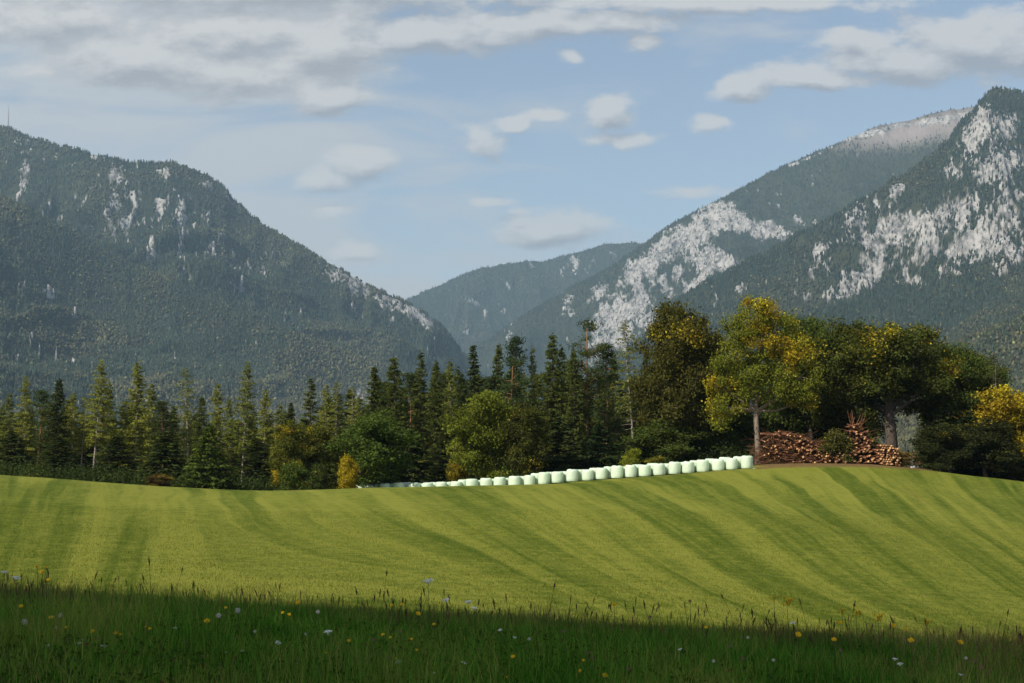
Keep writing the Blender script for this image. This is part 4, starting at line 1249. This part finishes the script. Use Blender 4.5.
# stems with seed heads standing above the rest
rs = np.random.RandomState(9)
hc = []
for k in range(240):
    y_ = rs.uniform(12.5, 16.2); x_ = rs.uniform(-1, 1) * (.42 * y_)
    h_ = rs.uniform(.12, .30) * (1.7 if rs.rand() < .08 else 1)
    z_ = gz(x_, y_)
    lx, ly = rs.normal(size=2) * .07
    V, Fs = tube([(x_, y_, z_), (x_ + lx * .4, y_ + ly * .4, z_ + h_ * .6), (x_ + lx, y_ + ly, z_ + h_)], [.0025, .0022, .0018], 3, False)
    hl = rs.uniform(.04, .10)
    V2, F2 = tube([(x_ + lx, y_ + ly, z_ + h_ - .01), (x_ + lx * 1.1, y_ + ly, z_ + h_ + hl * .5), (x_ + lx * 1.25, y_ + ly, z_ + h_ + hl)], [.002, rs.uniform(.005, .009), .001], 4, False)
    cs = np.array([(.12, .13, .035), (.17, .11, .05), (.22, .18, .07), (.13, .06, .05)][rs.randint(4)])
    for (v_, f_, m_) in ((V, Fs, 1), (V2, F2, .9)):
        VV.append(v_); QQ.append(f_[0] + off); CCc.append(np.tile(cs * m_, (len(v_), 1))); off += len(v_)
link("grass", mesh_np("grass", np.concatenate(VV), [np.concatenate(QQ), np.concatenate(TT)], (gr,), colors={'tree': np.concatenate(CCc)}), "tall dark meadow grass with seed heads across the foreground", "grass", kind="stuff")

# short stubble of the mown field, nearest part
rs = np.random.RandomState(14)
N = 300000
y = 22 + 52 * rs.rand(N) ** 1.25; x = rs.uniform(-1, 1, N) * (.42 * y + 2)
z = ground_z(x, y) + (fbm(x * .35, y * .35, 3) - .5) * 0.07 + (fbm(x * .05 + 5, y * .05, 2) - .5) * 0.10 * sstep(y, 20, 40)
a = rs.rand(N) * 6.283; w = rs.uniform(.004, .010, N); h = rs.uniform(.02, .06, N) * (.5 + fbm(x * 1.5, y * 1.5, 2)); b = rs.uniform(-.035, .035, (2, N))
V = np.stack([np.stack([x - np.cos(a) * w, y - np.sin(a) * w, z - .01], 1), np.stack([x + np.cos(a) * w, y + np.sin(a) * w, z - .01], 1), np.stack([x + b[0], y + b[1], z + h], 1)], 1).reshape(-1, 3)
pal = np.array([(.085, .125, .012), (.13, .16, .02), (.19, .205, .03), (.25, .235, .06)])
cl = pal[rs.choice(4, N, p=[.28, .32, .28, .12])] * rs.uniform(.7, 1.3, (N, 1))
link("stubble", mesh_np("stubble", V, np.arange(N * 3).reshape(N, 3), (gr,), colors={'tree': np.repeat(cl, 3, 0)}), "short cut grass stubble on the near part of the hay field", "grass", kind="stuff")

# broad low leaves among the grass
rs = np.random.RandomState(12)
N = 9000
y = rs.uniform(7.2, 13.3, N); x = rs.uniform(-1, 1, N) * (.5 * y)
kk = fbm(x * .6 + 8, y * .6, 2) > .45
x, y = x[kk], y[kk]
C = np.stack([x, y, ground_z(x, y) + rs.uniform(.01, .10, len(x))], 1)
D = rs.normal(size=(len(x), 3)) * [1, 1, .5]
V, F = sprays(C, D, rs.uniform(.03, .08, len(x)), rs.uniform(.015, .04, len(x)), rs)
pal = np.array([(.03, .07, .010), (.045, .09, .012), (.06, .10, .015), (.12, .04, .03)])
link("ground_cover", mesh_np("ground_cover", V, F, (gr,), colors={'tree': np.repeat(pal[rs.choice(4, len(x), p=[.35, .35, .25, .05])], 4, 0)}), "low clover and herb leaves among the meadow grass", "ground cover", kind="stuff")

# ------------------------------------------------------------------ meadow flowers
stem_m = simple("flower_stem", (0.05, 0.085, 0.02), .8, .2, 20)
FM = {'yellow': simple("yellow_petals", (0.72, 0.46, 0.010), .7, .15, 60), 'orange': simple("orange_petals", (0.72, 0.33, 0.010), .7, .15, 60), 'white': simple("white_petals", (0.85, 0.84, 0.78), .7, .08, 60),
      'pink': simple("pink_petals", (0.36, 0.13, 0.17), .7, .25, 80), 'fluff': simple("seed_fluff", (0.66, 0.62, 0.55), .9, .2, 80)}


def head_mesh(kind, seed):
    rs = np.random.RandomState(seed)
    mb = MB()
    if kind in ('hawkbit', 'ragwort'):
        rad = .019 if kind == 'hawkbit' else .011
        cen = [(0, 0, 0)] if kind == 'hawkbit' else [(rs.uniform(-.035, .035), rs.uniform(-.03, .03), rs.uniform(-.05, .03)) for _ in range(9)]
        for (x, y, z) in cen:
            for ring in range(2):
                for k in range(16 if kind == 'hawkbit' else 10):
                    a = k * 6.283 / (16 if kind == 'hawkbit' else 10) + ring * .2
                    r1 = rad * (1 - .35 * ring) * rs.uniform(.85, 1.1)
                    w = rad * .26
                    ca, sa = math.cos(a), math.sin(a)
                    zz_ = z + .004 + ring * .004
                    tilt = .25 + .5 * ring
                    mb.add([(x, y, zz_ - .003), (x + ca * r1 - sa * w, y + sa * r1 + ca * w, zz_ + r1 * tilt), (x + ca * r1 * 1.08, y + sa * r1 * 1.08, zz_ + r1 * tilt), (x + ca * r1 + sa * w, y + sa * r1 - ca * w, zz_ + r1 * tilt)], np.array([[0, 3, 2, 1]]))
            v, f = tube([(x, y, z - .012), (x, y, z), (x, y, z + .008)], [.002, .006, .004], 6)
            mb.add(v, f, 0)
    elif kind == 'clock':
        N = 150
        d = rs.normal(size=(N, 3)); d /= np.linalg.norm(d, axis=1, keepdims=True)
        c_ = d * .017 + [0, 0, .012]
        V, F = sprays(c_, d + rs.normal(size=(N, 3)) * .5, .013, .006, rs)
        mb.add(V, F)
        v, f = tube([(0, 0, 0), (0, 0, .012), (0, 0, .018)], [.003, .009, .002], 6); mb.add(v, f)
    elif kind == 'umbel':
        for k in range(26):
            a = rs.rand() * 6.283; r = .045 * math.sqrt(rs.rand())
            c0 = np.array([r * math.cos(a), r * math.sin(a), .012 - r * .15])
            N = 8
            V, F = sprays(c0 + rs.normal(size=(N, 3)) * [.006, .006, .002], rs.normal(size=(N, 3)) * [1, 1, .3], .010, .008, rs); mb.add(V, F)
            v, f = tube([(0, 0, -.035), c0 * .5 + [0, 0, -.012], c0], [.001, .001, .0008], 3, False); mb.add(v, f)
    else:  # clover
        N = 90
        d = rs.normal(size=(N, 3)); d /= np.linalg.norm(d, axis=1, keepdims=True)
        V, F = sprays(d * [.011, .011, .012] + [0, 0, .01], d + [0, 0, .5], .012, .004, rs); mb.add(V, F)
    mt = {'hawkbit': 'yellow', 'ragwort': 'yellow', 'clock': 'fluff', 'umbel': 'white', 'clover': 'pink'}[kind]
    return mb.mesh(kind + "_head", (FM[mt],))


HEADS = {k: [head_mesh(k, 400 + s) for s in range(3)] for k in ('hawkbit', 'ragwort', 'clock', 'umbel', 'clover')}
v, f = tube([(0, 0, 0), (.012, .006, .4), (.004, .01, .75), (0, 0, 1)], [.0030, .0026, .0022, .0018], 5, False)
_b = MB(); _b.add(v, f)
STEM = _b.mesh("flower_stem", (stem_m,))
INFO = {'hawkbit': ("yellow_flower", "hawkbit", "yellow hawkbit flowers in the meadow"), 'ragwort': ("ragwort", "ragwort", "yellow ragwort sprays"), 'clock': ("dandelion_clock", "seed head", "dandelion clocks in the meadow"),
        'umbel': ("white_umbel", "white flower", "white umbel flowers in the meadow"), 'clover': ("clover_flower", "clover", "pink clover heads in the meadow")}


def flower(kind, px_, py_, d_, label, size=1.0):
    nm, cat, grp = INFO[kind]
    x_, z_ = P(px_, py_, d_)
    x_, z_ = float(x_), float(z_)
    g_ = gz(x_, d_)
    root = bpy.data.objects.new(nm, None)
    COL.objects.link(root)
    root.location = (x_, d_, g_)
    tag(root, label, cat, grp)
    h = max(.06, z_ - g_)
    st_ = link("stem", STEM, parent=root); st_.scale = (1, 1, h)
    hd = link("flower_head", random.choice(HEADS[kind]), parent=root)
    hd.location = (0, 0, h)
    hd.scale = (size,) * 3
    tl = random.uniform(.2, .9) if kind in ('hawkbit',) else random.uniform(0, .3)
    hd.rotation_euler = (tl, random.uniform(-.3, .3), random.uniform(-.5, .5))


FL = [('umbel', 16, 578, 13.2, "white flower high at the left edge of the meadow", .8), ('umbel', 4, 572, 13.5, "topmost white flower at the far left edge of the meadow", .6),
      ('hawkbit', 37, 567, 13.2, "highest yellow flower at the left, above the grass line", 1), ('hawkbit', 46, 568, 13.3, "yellow flower right next to the highest left one", .8), ('hawkbit', 42, 572, 13.1, "yellow flower just under the pair of highest left ones", 1),
      ('hawkbit', 48, 580, 13.0, "yellow flower at the grass line below the three highest left ones", .8), ('clock', 24, 624, 11.4, "large round dandelion clock in the left meadow", 1.25), ('clock', 60, 617, 11.8, "dandelion clock right of the large round one at the left", 1.0),
      ('hawkbit', 21, 607, 12.2, "yellow flower above the large left dandelion clock", 1), ('hawkbit', 51, 618, 11.6, "yellow flower touching the left pair of dandelion clocks", .9), ('hawkbit', 66, 628, 11.2, "yellow flower below and right of the left dandelion clocks", .8),
      ('hawkbit', 42, 637, 10.9, "yellow flower low between the left clocks and the clover patch", .9), ('hawkbit', 93, 632, 11.1, "yellow flower above the left clover patch", .9), ('hawkbit', 116, 634, 11.0, "yellow flower right of the left clover patch", .9), ('hawkbit', 121, 635, 11.0, "second yellow flower right of the left clover patch", .7),
      ('clover', 56, 646, 10.8, "left one of the pink clover heads in the left patch", 1), ('clover', 68, 647, 10.8, "clover head between two others in the left patch", .8), ('clover', 100, 643, 10.9, "topmost pink clover head of the left patch", 1.1), ('clover', 85, 651, 10.6, "lowest pink clover head of the left patch", 1), ('clover', 186, 643, 10.9, "pink clover head alone, right of the left patch", .9),
      ('umbel', 84, 641, 10.9, "small white flower within the left clover patch", .5), ('umbel', 79, 647, 10.7, "tiny white flower at the heart of the left clover patch", .4), ('umbel', 100, 649, 10.6, "small white flower right under the topmost left clover", .5), ('umbel', 47, 654, 10.5, "tiny white flower near the bottom left corner", .4), ('umbel', 54, 664, 10.3, "lowest tiny white flower near the bottom left corner", .4), ('umbel', 242, 651, 10.6, "tiny white flower alone low in the left half of the meadow", .45),
      ('hawkbit', 207, 622, 11.5, "larger golden flower left of two dandelion clocks", 1.25), ('clock', 219, 617, 11.8, "dandelion clock right of the larger golden flower", 1.0), ('clock', 238, 612, 12.0, "right one of two dandelion clocks near the golden flower", 1.1), ('hawkbit', 226, 608, 12.2, "small yellow flower above the two middle dandelion clocks", .7),
      ('hawkbit', 289, 615, 11.9, "golden flower tilted toward the right in the left centre of the meadow", .8), ('hawkbit', 298, 603, 12.4, "yellow flower at the grass line above the tilted golden flower", 1), ('clock', 318, 613, 12.0, "faded dandelion clock right of the tilted golden flower", .8), ('hawkbit', 283, 613, 11.9, "small yellow flower touching the tilted golden flower", .7),
      ('hawkbit', 146, 627, 11.3, "yellow flower in the pair right of the left patch, upper one", .45), ('hawkbit', 150, 629, 11.2, "yellow flower in the pair right of the left patch, lower one", .7),
      ('umbel', 328, 632, 11.2, "broad white umbel lying low in the centre of the meadow", .8), ('hawkbit', 349, 641, 10.9, "yellow flower below the broad low white umbel", .7), ('hawkbit', 383, 635, 11.0, "yellow flower right of the broad low white umbel", .7), ('umbel', 278, 643, 10.8, "small white flower left of the broad low white umbel", .6),
      ('umbel', 428, 581, 13.3, "lone white umbel standing clear above the grass against the field", 1.0), ('umbel', 446, 600, 12.8, "white flower at the grass line right of the lone tall umbel", .7), ('umbel', 468, 602, 12.8, "pale flower at the grass line, second right of the lone tall umbel", .7), ('umbel', 474, 608, 12.5, "pale flower just under the grass line right of the lone tall umbel", .6),
      ('hawkbit', 392, 606, 12.3, "yellow flower at the grass line left of the lone tall umbel", .8), ('hawkbit', 402, 605, 12.3, "yellow flower at the grass line directly below left of the lone tall umbel", .8), ('hawkbit', 418, 614, 12.0, "orange yellow flower below the lone tall umbel", 1), ('hawkbit', 434, 625, 11.5, "orange yellow flower deep in the centre grass", .8), ('umbel', 500, 630, 11.2, "tiny white flower deep in the centre grass", .4), ('umbel', 464, 663, 10.4, "tiny white flower low in the centre of the meadow", .5), ('umbel', 398, 662, 10.4, "tiny white flower low and left of centre in the meadow", .5),
      ('hawkbit', 513, 657, 10.4, "yellow flower low in the middle of the picture", .8), ('hawkbit', 605, 676, 10.0, "low yellow flower near the bottom edge right of the middle", 1), ('hawkbit', 580, 671, 10.1, "small yellow flower near the bottom edge, left of another", .7), ('hawkbit', 614, 605, 12.8, "yellow flower at the grass line right of centre", 1), ('hawkbit', 706, 628, 11.8, "yellow flower in the grass below the tall ragwort", .8),
      ('ragwort', 774, 597, 13.0, "left spray of the tall yellow ragwort against the field", .8), ('ragwort', 787, 601, 13.0, "main spray of the tall yellow ragwort against the field", 1.2), ('ragwort', 842, 610, 13.0, "orange tinted ragwort spray right of the tall ragwort", .8), ('ragwort', 856, 612, 13.0, "lemon yellow ragwort spray at the grass line", 1.1), ('ragwort', 878, 617, 12.9, "bushy ragwort spray right of the lemon yellow one", 1.1), ('ragwort', 927, 621, 12.7, "rightmost small ragwort spray", .7),
      ('hawkbit', 840, 623, 12.4, "yellow flower below the orange tinted ragwort", 1), ('hawkbit', 798, 635, 11.8, "orange yellow flower below the tall ragwort spray", 1.2), ('hawkbit', 834, 640, 11.4, "orange yellow flower low, right of the tall ragwort", 1), ('hawkbit', 893, 626, 12.2, "yellow flower beside the bushy ragwort spray", 1), ('hawkbit', 906, 630, 12.0, "yellow flower right of the bushy ragwort spray", .9), ('hawkbit', 911, 641, 11.5, "orange yellow flower in the dry grass at the right", 1.2), ('hawkbit', 960, 643, 11.6, "yellow flower in the dry grass nearest the right edge", 1.2), ('umbel', 793, 623, 12.2, "white flower under the tall ragwort spray", .5),
      ('umbel', 895, 659, 10.7, "pale flower in the dry grass patch, upper one", .45), ('umbel', 900, 664, 10.6, "pale flower in the dry grass patch, lower one", .5), ('clover', 650, 618, 12.0, "dull purple head at the grass line right of centre", .9), ('clover', 690, 602, 12.9, "dark purple head standing above the grass line", .9), ('clover', 588, 654, 10.5, "faded purple head low right of the middle", .8)]
for (k_, px_, py_, d_, lab_, s_) in FL:
    flower(k_, px_, py_, d_, lab_, s_)

rsf = np.random.RandomState(21)
for k in range(54):
    px_ = rsf.uniform(5, 1019)
    py_ = np.interp(px_, [0, 1024], [612, 648]) + rsf.rand() * 55
    if py_ > 678:
        continue
    kind_ = ['hawkbit', 'umbel', 'clover', 'clover', 'clock'][rsf.randint(5)]
    lab_ = {'hawkbit': "tiny yellow blossom half sunk in the shaded meadow grass", 'umbel': "tiny white blossom half sunk in the shaded meadow grass", 'clover': "small dull pink clover half sunk in the shaded meadow grass",
            'clock': "small greyish seed head half sunk in the shaded meadow grass"}[kind_]
    flower(kind_, px_, py_, float(np.interp(py_, [600, 680], [12.4, 9.9])), lab_, {'hawkbit': .6, 'umbel': .35, 'clover': .8, 'clock': .6}[kind_])

# ------------------------------------------------------------------ haze
hz, n = new_mat("valley_air")
pv = nd(n, 'ShaderNodeVolumePrincipled', {'Color': (0.50, 0.76, 1.0, 1), 'Density': 5.4e-5, 'Anisotropy': 0.15})
nd(n, 'ShaderNodeOutputMaterial', {'Volume': pv.outputs[0]})
xa, xb, ya, yb, za, zb_ = -8800, 8800, -1400, 13000, -70, 2150
V = [(x, y, z) for z in (za, zb_) for x, y in ((xa, ya), (xb, ya), (xb, yb), (xa, yb))]
me = mesh_np("haze", np.array(V), np.array([(3, 2, 1, 0), (4, 5, 6, 7), (0, 1, 5, 4), (1, 2, 6, 5), (2, 3, 7, 6), (3, 0, 4, 7)]), (hz,))
link("haze", me, "thin bluish summer haze filling the valley", "haze", kind="stuff")
